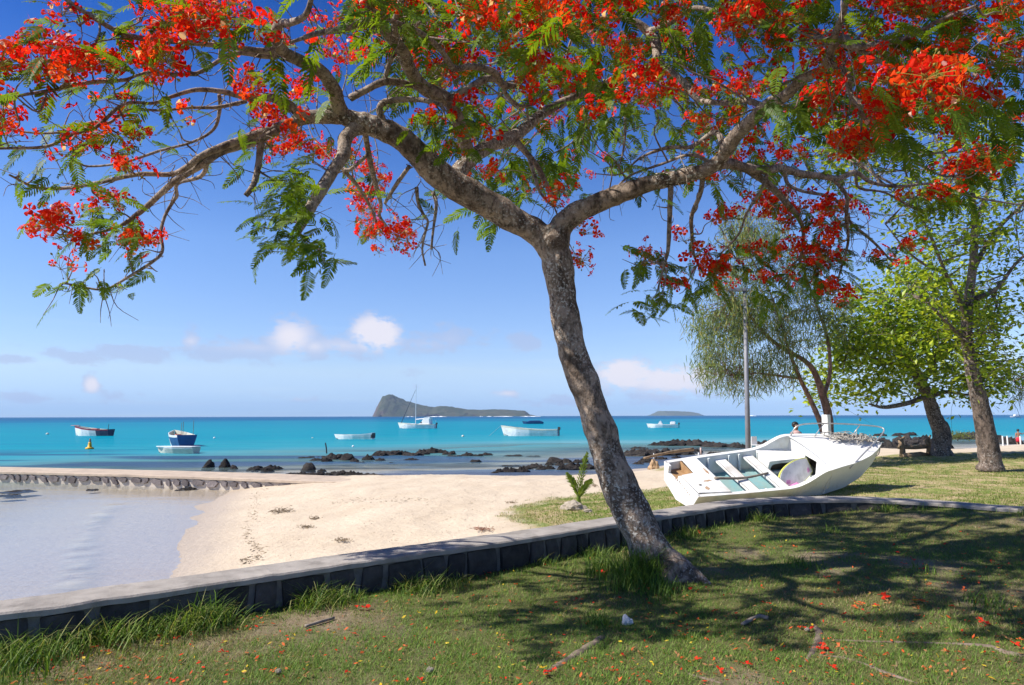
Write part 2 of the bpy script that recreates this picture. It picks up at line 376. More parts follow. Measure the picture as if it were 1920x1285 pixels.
def sea_material():
    q = new_mat('sea_water'); pos = geo_pos(q)
    d = attr(q, 'depth'); dn = q.math('MULTIPLY', d, 1 / 20.0)
    col = q.ramp(dn, [(0.0, (0.42, 0.44, 0.38)), (0.028, (0.16, 0.33, 0.33)), (0.055, (0.025, 0.255, 0.305)), (0.10, (0.0, 0.23, 0.30)), (0.26, (0.0, 0.20, 0.29)), (0.48, (0.0, 0.12, 0.24)), (0.8, (0.0, 0.06, 0.175))])
    rf = attr(q, 'reef'); col = q.mix(q.math('MULTIPLY', rf, 0.85), col, (0.03, 0.055, 0.13))
    w1 = q.noise(q.vscale(pos, (0.35, 1.5, 1)), 1.1, 5, 0.6)
    w2 = q.noise(q.vscale(pos, (0.05, 0.3, 1)), 1.0, 4, 0.6)
    w3 = q.noise(q.vscale(pos, (1.6, 4.0, 1)), 1.5, 4, 0.6)
    col = q.mix(q.math('MULTIPLY', q.ramp(w2, [(0.45, 0.0), (0.65, 1.0)]), 0.22), col, (0.0, 0.17, 0.32))
    w5 = q.noise(q.vscale(pos, (0.10, 0.55, 1)), 1.0, 6, 0.7)
    col = q.mix(q.math('MULTIPLY', q.ramp(w5, [(0.44, 0.0), (0.62, 1.0)]), q.math('MULTIPLY', q.step(d, 0.6, 1.6), 0.42)), col, (0.0, 0.15, 0.24))  # dark sides of wave ripples painted into the water colour
    col = q.mix(q.math('MULTIPLY', attr(q, 'foam'), 0.6), col, (0.60, 0.52, 0.34))
    calm = attr(q, 'calm')
    h = q.math('ADD', q.math('MULTIPLY', w1, 0.55), q.math('ADD', q.math('MULTIPLY', w2, 0.9), q.math('MULTIPLY', w3, 0.12)))
    h2 = q.math('MULTIPLY', h, q.math('SUBTRACT', 1.0, q.math('MULTIPLY', calm, 0.90)))
    nm = bump(q, h2, 0.85, 0.25)
    df = q.new('ShaderNodeBsdfDiffuse'); q.put(df.inputs[0], col); q.put(df.inputs['Normal'], nm)
    tr = q.new('ShaderNodeBsdfTransparent'); q.put(tr.inputs[0], q.mix(q.math('MULTIPLY', d, 0.9, clamp=True), (0.97, 0.98, 0.98), (0.6, 0.86, 0.92)))
    gl = q.new('ShaderNodeBsdfGlossy'); gl.inputs['Roughness'].default_value = 0.08; q.put(gl.inputs['Normal'], nm); gl.inputs[0].default_value = (0.92, 0.95, 1, 1)
    opac = q.math('MAXIMUM', q.math('MULTIPLY', q.step(d, 0.05, 1.1), 1.0), q.math('MULTIPLY', attr(q, 'foam'), 0.4))
    opac = q.math('MAXIMUM', opac, q.math('MULTIPLY', rf, 0.8))
    m1 = q.new('ShaderNodeMixShader'); q.put(m1.inputs[0], opac); q.l.new(tr.outputs[0], m1.inputs[1]); q.l.new(df.outputs[0], m1.inputs[2])
    fr = q.new('ShaderNodeFresnel'); fr.inputs[0].default_value = 1.33; q.put(fr.inputs['Normal'], nm)
    lim = q.math('ADD', 0.085, q.math('MULTIPLY', calm, 0.27))
    f = q.math('MINIMUM', fr.outputs[0], lim)
    m2 = q.new('ShaderNodeMixShader'); q.put(m2.inputs[0], f); q.l.new(m1.outputs[0], m2.inputs[1]); q.l.new(gl.outputs[0], m2.inputs[2])
    return finish(q, m2)
calm = (bay * sstep(sd * -1, -9, -2)) + 0.15
me = np_mesh('sea', np.stack([X, Y, Zs], -1).reshape(-1, 3), F, sea_material(), True,
             attrs={'depth': depth.ravel(), 'reef': reef.ravel(), 'foam': foam.ravel(), 'calm': np.clip(calm, 0, 1).ravel()})
tag(link('sea', me), kind='structure')

# ------------------------------------------------------------------ curved retaining wall and lawn
WT = 0.30                                            # wall top height
wpx = [(0, 1150), (200, 1122), (333, 1104), (433, 1089), (640, 1059), (840, 1030), (973, 1011), (1107, 990), (1280, 962), (1407, 943), (1513, 937), (1613, 937), (1747, 943), (1913, 955)]
wp = [(G(x, y, WT).x, G(x, y, WT).y) for x, y in wpx]
wp = [(-9.5, 1.5), (-6.2, 3.4)] + wp + [(wp[-1][0] + 1.6, wp[-1][1] - 0.75), (wp[-1][0] + 4.5, wp[-1][1] - 3.0), (wp[-1][0] + 8, wp[-1][1] - 8)]
WC = catmull(wp, 14)                                  # near edge of the coping
def curve_frames(c):
    t = np.gradient(c, axis=0); t /= np.linalg.norm(t, axis=1)[:, None]; return t, np.stack([-t[:, 1], t[:, 0]], 1)   # tangent, left normal (away from camera)
WTAN, WN = curve_frames(WC)
WS = np.concatenate([[0], np.cumsum(np.linalg.norm(np.diff(WC, axis=0), axis=1))])
def wall_at(s, off=0.0):
    x = np.interp(s, WS, WC[:, 0]); y = np.interp(s, WS, WC[:, 1]); nx = np.interp(s, WS, WN[:, 0]); ny = np.interp(s, WS, WN[:, 1])
    return x + nx * off, y + ny * off
def lawn_z(x, y):
    dw = seg_dist(x, y, [tuple(p) for p in WC[::3]])
    z = 0.20 * sstep(x, 4.2, 7.0) * (1 - sstep(dw, 0.4, 4.5)) + 0.05 * (1 - sstep(dw, .3, 2.0)) * sstep(x, 1, 4)
    z = z + (fbm(x * 0.5, y * 0.5, 41) - 0.5) * 0.10 + (fbm(x * 2.5, y * 2.5, 42) - 0.5) * 0.03
    tx, ty = TREE_BASE.x, TREE_BASE.y
    return z + 0.07 * np.exp(-((x - tx) ** 2 + (y - ty) ** 2) / 0.8)
TREE_BASE = G(1243, 1088, 0.0)

M_concrete = simple('coping_concrete', (0.37, 0.335, 0.30), (0.25, 0.225, 0.20), 5, 0.85, 0.2, bmp=0.5, bscale=60, dist=0.008, dirt=(0.13, 0.115, 0.10), world=True)
M_mortar = simple('mortar', (0.20, 0.19, 0.18), (0.12, 0.115, 0.11), 9, 0.9, 0.1, bmp=0.6, bscale=50, world=True)
M_basalt = simple('wall_basalt', (0.035, 0.033, 0.032), (0.08, 0.072, 0.068), 7, 0.85, 0.25, bmp=0.8, bscale=25, dist=0.015, world=True, rand=0.35)
wall = tag(empty('retaining_wall', (WC[40][0], WC[40][1], 0)), 'low curved dark stone wall with pale concrete coping between lawn and beach', 'wall')
def sweep(prof, s0, s1, step=0.12):
    """profile [(offset from near edge, z)] swept along the wall"""
    m = MB(); ss = np.arange(s0, s1 + 1e-6, step); rings = []
    for s_ in ss:
        ring = []
        for o, z in prof:
            x, y = wall_at(s_, o); ring.append((x, y, z))
        rings.append(ring)
    m.loft(rings); return m
cop = sweep([(0.0, WT - 0.05), (0.0, WT - 0.014), (0.014, WT), (0.415, WT), (0.43, WT - 0.015), (0.43, WT - 0.05)], 0.0, WS[-1], 0.05)
for i, v in enumerate(cop.v):                          # slightly worn edges
    w_ = mnoise.noise(Vector(v) * 2.3) * 0.010 + mnoise.noise(Vector(v) * 9) * 0.006 + (max(0, mnoise.noise(Vector(v) * 5 + Vector((9, 9, 9))) - .35) * .05 if i % 6 in (1, 2) else 0); cop.v[i] = (v[0] + w_, v[1] + w_, v[2] + w_ * 0.6)
cop.build('coping', M_concrete, wall, world=True, smooth=False)
sweep([(0.05, -0.9), (0.05, WT - 0.052), (0.40, WT - 0.052), (0.40, -0.9)], 0.02, WS[-1] - 0.02).build('mortar_core', M_mortar, wall, world=True)
s = 0.1; bi = 0
while s < WS[-1] - 0.8:
    L = random.choice((random.uniform(0.14, 0.24), random.uniform(0.2, 0.42))); gap = random.uniform(0.025, 0.08)
    x, y = wall_at(s + L / 2)
    if y > 0.8 and -8 < x < 9:
        m = MB(); rings = []; n = 5; seed = random.random() * 50; top = WT - 0.057 - random.uniform(0, 0.012)
        for k in range(n):
            u = k / (n - 1); o0 = 0.008 + 0.022 * mnoise.noise(Vector((s * 3 + u * 2, seed, 0))); ring = []
            end = 0.02 if k in (0, n - 1) else 0
            for o, z in ((0.07, -0.06), (o0 + 0.02 + end, -0.05), (o0 + end * .6, 0.03), (o0 + end * .6 - .004, 0.14), (o0 + 0.012 + end, top - end * .4), (0.07, top - end * .4)):
                skew = 0.014 * math.sin(seed) * (z - 0.1) / 0.1
                xx, yy = wall_at(s + L * u + skew, o); ring.append((xx, yy, z))
            rings.append(ring)
        m.loft(rings); m.build('block', M_basalt, wall, world=True); bi += 1
    s += L + gap

# lawn: strips from the wall back behind the camera
nw = len(WC); ts = np.linspace(0, 1, 90) ** 1.5
A = np.array([wall_at(s_, 0.06) for s_ in WS]); B = np.stack([A[:, 0] * 2.2 + 2, np.full(nw, -40.0)], 1)
pts = A[:, None, :] * (1 - ts[None, :, None]) + B[:, None, :] * ts[None, :, None]
X, Y = pts[..., 0], pts[..., 1]; Z = lawn_z(X, Y)
idx = np.arange(X.size).reshape(X.shape)
F = np.stack([idx[:-1, :-1], idx[:-1, 1:], idx[1:, 1:], idx[1:, :-1]], -1).reshape(-1, 4)
def lawn_cover(x, y):
    """0 bare .. 1 lush"""
    n = fbm(x * 0.9, y * 0.9, 51, 5) * 0.6 + fbm(x * 3.3, y * 3.3, 52) * 0.4
    bare = sstep(x, -1.5, 2.5) * (1 - sstep(y, 3.2, 5.4)) * 0.30
    return np.clip(sstep(n - bare, 0.23, 0.46), 0, 1)
def lawn_material():
    q = new_mat('lawn_soil'); pos = geo_pos(q); cv = attr(q, 'cover')
    n = q.noise(pos, 18, 6, 0.7); n2 = q.noise(pos, 90, 4, 0.7)
    soil = q.mix(q.ramp(n, [(0.35, 0.0), (0.7, 1.0)]), (0.20, 0.145, 0.095), (0.33, 0.26, 0.18))
    soil = q.mix(q.math('MULTIPLY', q.ramp(n2, [(0.55, 0.0), (0.72, 1.0)]), 0.6), soil, (0.42, 0.35, 0.26))
    turf = q.mix(q.ramp(n2, [(0.35, 0.0), (0.68, 1.0)]), (0.075, 0.10, 0.025), (0.20, 0.165, 0.075))
    col = q.mix(cv, soil, turf)
    nm = bump(q, q.math('ADD', n, q.math('MULTIPLY', n2, 0.5)), 0.8, 0.03)
    return finish(q, principled(q, col, 0.9, 0.15, 0, nm))
me = np_mesh('lawn', np.stack([X, Y, Z], -1).reshape(-1, 3), F, lawn_material(), True, attrs={'cover': lawn_cover(X, Y).ravel()})
tag(link('lawn', me), kind='structure')

# ------------------------------------------------------------------ stone mole across the bay
MT = -0.40
mp = [(G(x, y, MT).x, G(x, y, MT).y) for x, y in [(-420, 874), (-200, 879.5), (0, 884), (150, 887.5), (300, 892), (475, 898), (600, 902.5), (716, 905.5), (830, 906.5), (990, 906)]]
MC = catmull(mp, 12); MTAN, MN = curve_frames(MC); MS = np.concatenate([[0], np.cumsum(np.linalg.norm(np.diff(MC, axis=0), axis=1))])
def mole_at(s_, o):
    return (np.interp(s_, MS, MC[:, 0]) + np.interp(s_, MS, MN[:, 0]) * o, np.interp(s_, MS, MC[:, 1]) + np.interp(s_, MS, MN[:, 1]) * o)
M_molecap = simple('mole_cap', (0.52, 0.42, 0.32), (0.40, 0.32, 0.25), 2.5, 0.9, 0.15, bmp=0.4, bscale=30, dirt=(0.30, 0.24, 0.19), world=True)
M_molemortar = simple('mole_mortar', (0.58, 0.51, 0.43), (0.42, 0.36, 0.30), 6, 0.9, 0.1, bmp=0.4, world=True)
M_molestone = simple('mole_stone', (0.12, 0.10, 0.10), (0.22, 0.19, 0.18), 5, 0.85, 0.2, bmp=0.7, bscale=18, dist=0.02, world=True, rand=0.3)
mole = tag(empty('stone_mole', (MC[50][0], MC[50][1], SEA)), 'long low stone mole with sandy concrete top reaching into the bay', 'sea wall')
def msweep(prof, s0, s1, st=0.4):
    m = MB(); rings = [[(*mole_at(s_, o), z + 0.015 * mnoise.noise(Vector((s_ * .8, o, z)))) for o, z in prof] for s_ in np.arange(s0, s1, st)]
    m.loft(rings); return m
msweep([(0, MT - .085), (0, MT - .015), (.02, MT), (1.5, MT + .03), (1.52, MT - .085)], 0, MS[-1]).build('cap', M_molecap, mole, world=True)
msweep([(.07, -1.4), (.06, MT - .087), (1.45, MT - .087), (1.45, -1.4)], 0, MS[-1] - .3).build('mortar_core', M_molemortar, mole, world=True)
s = 8.0
while s < MS[-1] - 4.5:
    L = random.choice((random.uniform(0.16, 0.3), random.uniform(0.3, 0.62))); g = random.uniform(0.04, 0.15)
    hgt = random.uniform(0.19, 0.30); tilt = random.uniform(-.12, .12)
    m = MB(); nn = random.choice((5, 6, 7)); ring0 = []; ring1 = []; seed = random.random() * 30
    for k in range(nn):
        a = 2 * math.pi * k / nn + .3; rx = L / 2 * (0.92 + 0.28 * mnoise.noise(Vector((seed, k, 0)))); rz = hgt / 2 * (0.95 + .25 * mnoise.noise(Vector((seed, k, 5))))
        du = max(-L / 2, min(L / 2, rx * 1.25 * math.cos(a))); dz = max(-hgt / 2, min(hgt / 2, rz * 1.25 * math.sin(a)))
        zc = MT - .095 - hgt / 2
        ring0.append((*mole_at(s + L / 2 + du + tilt * dz / .15, .09), zc + dz)); ring1.append((*mole_at(s + L / 2 + du * .86 + tilt * dz / .15, -.0), zc + dz * .86))
    m.loft([ring0, ring1]); m.build('stone', M_molestone, mole, world=True)
    s += L + g

# ------------------------------------------------------------------ islands
def island(name, label, prof, dist, thick, haze_seed, cols, base=779):
    """prof: [(px, py of skyline)]; a real ridge with cliffs, its own length and depth"""
    xs = [p[0] for p in prof]; u = np.linspace(xs[0], xs[-1], 150); top = np.interp(u, xs, [p[1] for p in prof])
    k = dist / FPX; wx = (u - 960) * k; hz = np.maximum((base + .5 - top) * k, 0)
    v = np.linspace(-1, 1, 41); U, V_ = np.meshgrid(np.arange(150), v)
    n = fbm(U * .09, V_ * 4 + 9, haze_seed, 5); n2 = fbm(U * .4, V_ * 12, haze_seed + 5, 4)
    shape = np.clip(1.18 - np.abs(V_) ** 1.6 * 1.25 + (n - .5) * .5 * (np.abs(V_) > .08), 0, 1)
    shape = np.where(np.abs(V_) < .06, 1, shape)
    H = hz[U] * (shape ** .8) * (1 + (n2 - .5) * .16 * (np.abs(V_) > .06)) - 3 * (np.abs(V_) > .97)
    Yw = dist + V_ * thick * (0.45 + .55 * np.sqrt(np.clip(hz[U] / hz.max(), 0, 1))) + (n - .5) * thick * .3
    Xw = wx[U] + (n2 - .5) * 12
    Vx = np.stack([Xw, Yw, SEA - 1.5 + H], -1).reshape(-1, 3); idx = np.arange(U.size).reshape(U.shape)
    Fc = np.stack([idx[:-1, :-1], idx[:-1, 1:], idx[1:, 1:], idx[1:, :-1]], -1).reshape(-1, 4)
    q = new_mat(name + '_ground'); pos = geo_pos(q)
    nr = q.new('ShaderNodeNewGeometry'); sp_ = q.new('ShaderNodeSeparateXYZ'); q.l.new(nr.outputs['Normal'], sp_.inputs[0])
    nn = q.noise(q.vscale(pos, (1, 1, 2.5)), 0.012, 8, 0.65)
    steep = q.step(q.math('ADD', sp_.outputs[2], q.math('MULTIPLY', q.math('SUBTRACT', nn, .5), 1.0)), 0.35, 0.8)
    col = q.mix(steep, q.mix(nn, cols[0], cols[1]), q.mix(q.ramp(q.noise(pos, 0.02, 6, .6), [(.4, 0.), (.65, 1.)]), cols[2], cols[3]))
    m = finish(q, principled(q, col, 0.95, 0.05, 0, bump(q, q.noise(pos, .05, 8, .7), 0.9, 8)))
    o = link(name, np_mesh(name, Vx, Fc, m, True)); tag(o, label, 'island'); return o
island('wedge_island', 'long wedge shaped green island with steep cliff at its left end on the horizon', [(705, 779), (709, 774), (715, 756), (722, 742), (732, 739), (745, 743), (762, 751), (790, 758), (815, 762), (826, 760), (845, 761), (872, 766), (900, 767), (930, 766), (984, 769), (988, 772), (990, 775), (1005, 778.5), (1020, 779)], 3300, 210, 61,
       [(0.075, 0.058, 0.06), (0.13, 0.09, 0.08), (0.05, 0.065, 0.035), (0.085, 0.085, 0.05)])
island('flat_island', 'small flat topped island faint and blue on the horizon right of the trunk', [(1216, 778.5), (1224, 775), (1238, 769.5), (1262, 770), (1285, 771), (1300, 773), (1308, 777), (1312, 778.5)], 6200, 300, 71,
       [(0.08, 0.09, 0.07), (0.12, 0.10, 0.09), (0.07, 0.09, 0.05), (0.11, 0.12, 0.07)], base=778)
M_foam = simple('surf_foam', (0.85, 0.87, 0.88), (0.7, 0.75, 0.78), .05, 0.8, 0.1, world=True)
ORD = ['first', 'second', 'third', 'fourth', 'fifth', 'sixth', 'seventh', 'eighth', 'ninth', 'tenth', 'eleventh', 'twelfth', 'thirteenth', 'fourteenth', 'fifteenth', 'sixteenth', 'seventeenth', 'eighteenth', 'nineteenth', 'twentieth', 'twenty-first', 'twenty-second', 'twenty-third', 'twenty-fourth', 'twenty-fifth', 'twenty-sixth', 'twenty-seventh', 'twenty-eighth', 'twenty-ninth', 'thirtieth']
for wi, (x0, x1, y) in enumerate([(760, 776, 783.3), (800, 838, 783.5), (898, 906, 783.3), (912, 922, 783), (925, 962, 783.2), (975, 1014, 782.6), (1400, 1418, 779.8)]):
    m = MB(); d = 2150.0; rings = []
    for k in range(12):
        u = k / 11; p = P(x0 + (x1 - x0) * u, y, d); hh = (0.2 + 1.8 * abs(mnoise.noise(Vector((x0 + u * 5, 3, 1)))) + 1.2) * math.sin(math.pi * (0.06 + .88 * u))
        dy = 40 * mnoise.noise(Vector((x0 + u * 3, 7, 1)))
        rings.append([(p.x, p.y + dy - 6, SEA + .02), (p.x, p.y + dy - 2, SEA + hh), (p.x, p.y + dy + 5, SEA + hh * .8), (p.x, p.y + dy + 14, SEA + .02)])
    m.loft(rings); tag(m.build('breaking_wave', M_foam), 'thin white surf line before the islands, ' + ORD[wi] + ' from the left', 'wave', 'breaking waves on the far reef')

# ------------------------------------------------------------------ air between here and the islands
m = MB(); m.box((0, 3450, 62), (17600, 7600, 140))
q = new_mat('haze'); pv = q.new('ShaderNodeVolumePrincipled'); pv.inputs['Color'].default_value = (0.52, 0.70, 1.0, 1)
pv.inputs['Density'].default_value = 0.000085; pv.inputs['Anisotropy'].default_value = 0.0
q.l.new(pv.outputs[0], q.out.inputs['Volume'])
tag(m.build('haze', q.mat), 'thin pale blue sea haze', 'haze', kind='stuff')

# ------------------------------------------------------------------ the flame tree
def bark_material(name, light, dark, lichen, scale=1.0, lich=0.5):
    q = new_mat(name); v = geo_pos(q)
    n1 = q.noise(v, 4.2 * scale, 8, 0.72); n2 = q.noise(q.vscale(v, (1, 1, .45)), 17 * scale, 8, 0.7); n3 = q.noise(v, 34 * scale, 6, 0.65); n4 = q.noise(v, 1.3 * scale, 3, .5)
    col = q.mix(q.ramp(n1, [(0.42, 0.0), (0.56, 1.0)]), dark, light)
    col = q.mix(q.math('MULTIPLY', q.ramp(n2, [(0.48, 0.0), (0.60, 1.0)]), 0.75), col, tuple(x * .33 for x in dark))
    lf = q.math('MULTIPLY', q.ramp(n3, [(0.53, 0.0), (0.60, 1.0)]), q.ramp(n4, [(0.38, 0.0), (0.58, lich)]))
    col = q.mix(lf, col, lichen)
    h = q.math('ADD', q.math('MULTIPLY', n2, 0.8), q.math('MULTIPLY', n3, 0.35))
    return finish(q, principled(q, col, 0.88, 0.2, 0, bump(q, h, 0.9, 0.03 / scale)))
M_bark = bark_material('flame_tree_bark', (0.36, 0.275, 0.21), (0.12, 0.085, 0.062), (0.60, 0.56, 0.49), 1.1, 1.0)
M_limb = bark_material('flame_tree_limb', (0.38, 0.30, 0.24), (0.17, 0.125, 0.095), (0.52, 0.47, 0.41), 1.8, 0.7)

flame = tag(empty('flame_tree', (TREE_BASE.x, TREE_BASE.y, 0.0)), 'leaning flame tree in full red blossom growing on the lawn beside the wall', 'tree')
def far_left(x, y):
    """the low sprays on the left hang farther back"""
    return 0.95 * float(sstep(np.array(float(y)), 290, 400)) * (1 - float(sstep(np.array(float(x)), 340, 420)))
def spine(pts, per=8):
    """(px, py, depth, width px) -> smooth world points and radii"""
    pts = [(x, y, d + far_left(x, y), w) for x, y, d, w in pts]; q_ = [(*P(x, y, d), w / 2 * d / FPX) for x, y, d, w in pts]; c = catmull(q_, per); return c[:, :3], np.maximum(c[:, 3], .0025)
TRUNK = [(1262, 1112, 6.62, 150), (1246, 1078, 6.66, 120), (1226, 1045, 6.7, 98), (1207, 1008, 6.74, 86), (1180, 952, 6.8, 82), (1160, 908, 6.83, 77), (1143, 863, 6.86, 74), (1129, 818, 6.88, 71), (1115, 774, 6.9, 69), (1094, 714, 6.92, 67),
         (1073, 656, 6.95, 67), (1061, 597, 6.97, 65), (1052, 537, 7.0, 65), (1045, 490, 7.0, 68), (1036, 450, 7.0, 74), (1025, 425, 7.0, 62)]
L1 = [(1040, 480, 7.0, 62), (1012, 442, 6.99, 58), (975, 418, 6.95, 60), (930, 393, 6.9, 64), (870, 358, 6.8, 66), (822, 326, 6.7, 62), (785, 290, 6.62, 58), (748, 258, 6.56, 54), (704, 238, 6.5, 48), (664, 226, 6.45, 42), (632, 214, 6.4, 34), (612, 206, 6.38, 20)]
R1 = [(1040, 480, 7.0, 60), (1052, 425, 6.98, 54), (1078, 402, 6.95, 50), (1111, 386, 6.9, 45), (1147, 369, 6.85, 43), (1188, 355, 6.75, 40), (1228, 342, 6.7, 37), (1278, 331, 6.6, 34), (1322, 319, 6.5, 33), (1350, 300, 6.4, 30), (1366, 276, 6.3, 27)]
L2 = [(845, 345, 6.75, 40), (866, 314, 6.9, 38), (893, 290, 7.1, 34), (925, 270, 7.35, 32), (958, 260, 7.6, 30), (985, 240, 7.9, 26), (1015, 215, 8.1, 24), (1065, 187, 8.4, 18), (1110, 168, 8.7, 14), (1160, 142, 9.0, 10), (1200, 130, 9.3, 6)]
m = MB()
for pts in (TRUNK, L1, R1, L2):
    c, r = spine(pts, 7); r = r * 0.84; m.tube(c, r, 20, True, 0.16, len(pts))
rb = P(1262, 1112, 6.62)
for a, l, r0 in ((0.1, .40, .08), (3.4, .3, .08), (4.7, .34, .09), (5.6, .50, .09)):      # buttress roots
    p0 = Vector((TREE_BASE.x, TREE_BASE.y, 0)); d = Vector((math.cos(a), math.sin(a), 0)); lz = float(lawn_z(np.array(p0.x), np.array(p0.y)))
    m.tube([p0 + Vector((0, 0, .16 + lz)), p0 + d * .2 + Vector((0, 0, .09 + lz)), p0 + d * l * .7 + Vector((0, 0, .03 + lz)), p0 + d * l + Vector((0, 0, -.06 + lz))], [r0 * 1.1, r0, r0 * .7, r0 * .35], 9)
tr = m.build('trunk', M_bark, flame, smooth=True, world=True)
rm = tr.modifiers.new('merge', 'REMESH'); rm.mode = 'VOXEL'; rm.voxel_size = 0.016; rm.use_smooth_shade = True
sm = tr.modifiers.new('smooth', 'SMOOTH'); sm.factor = 0.5; sm.iterations = 3

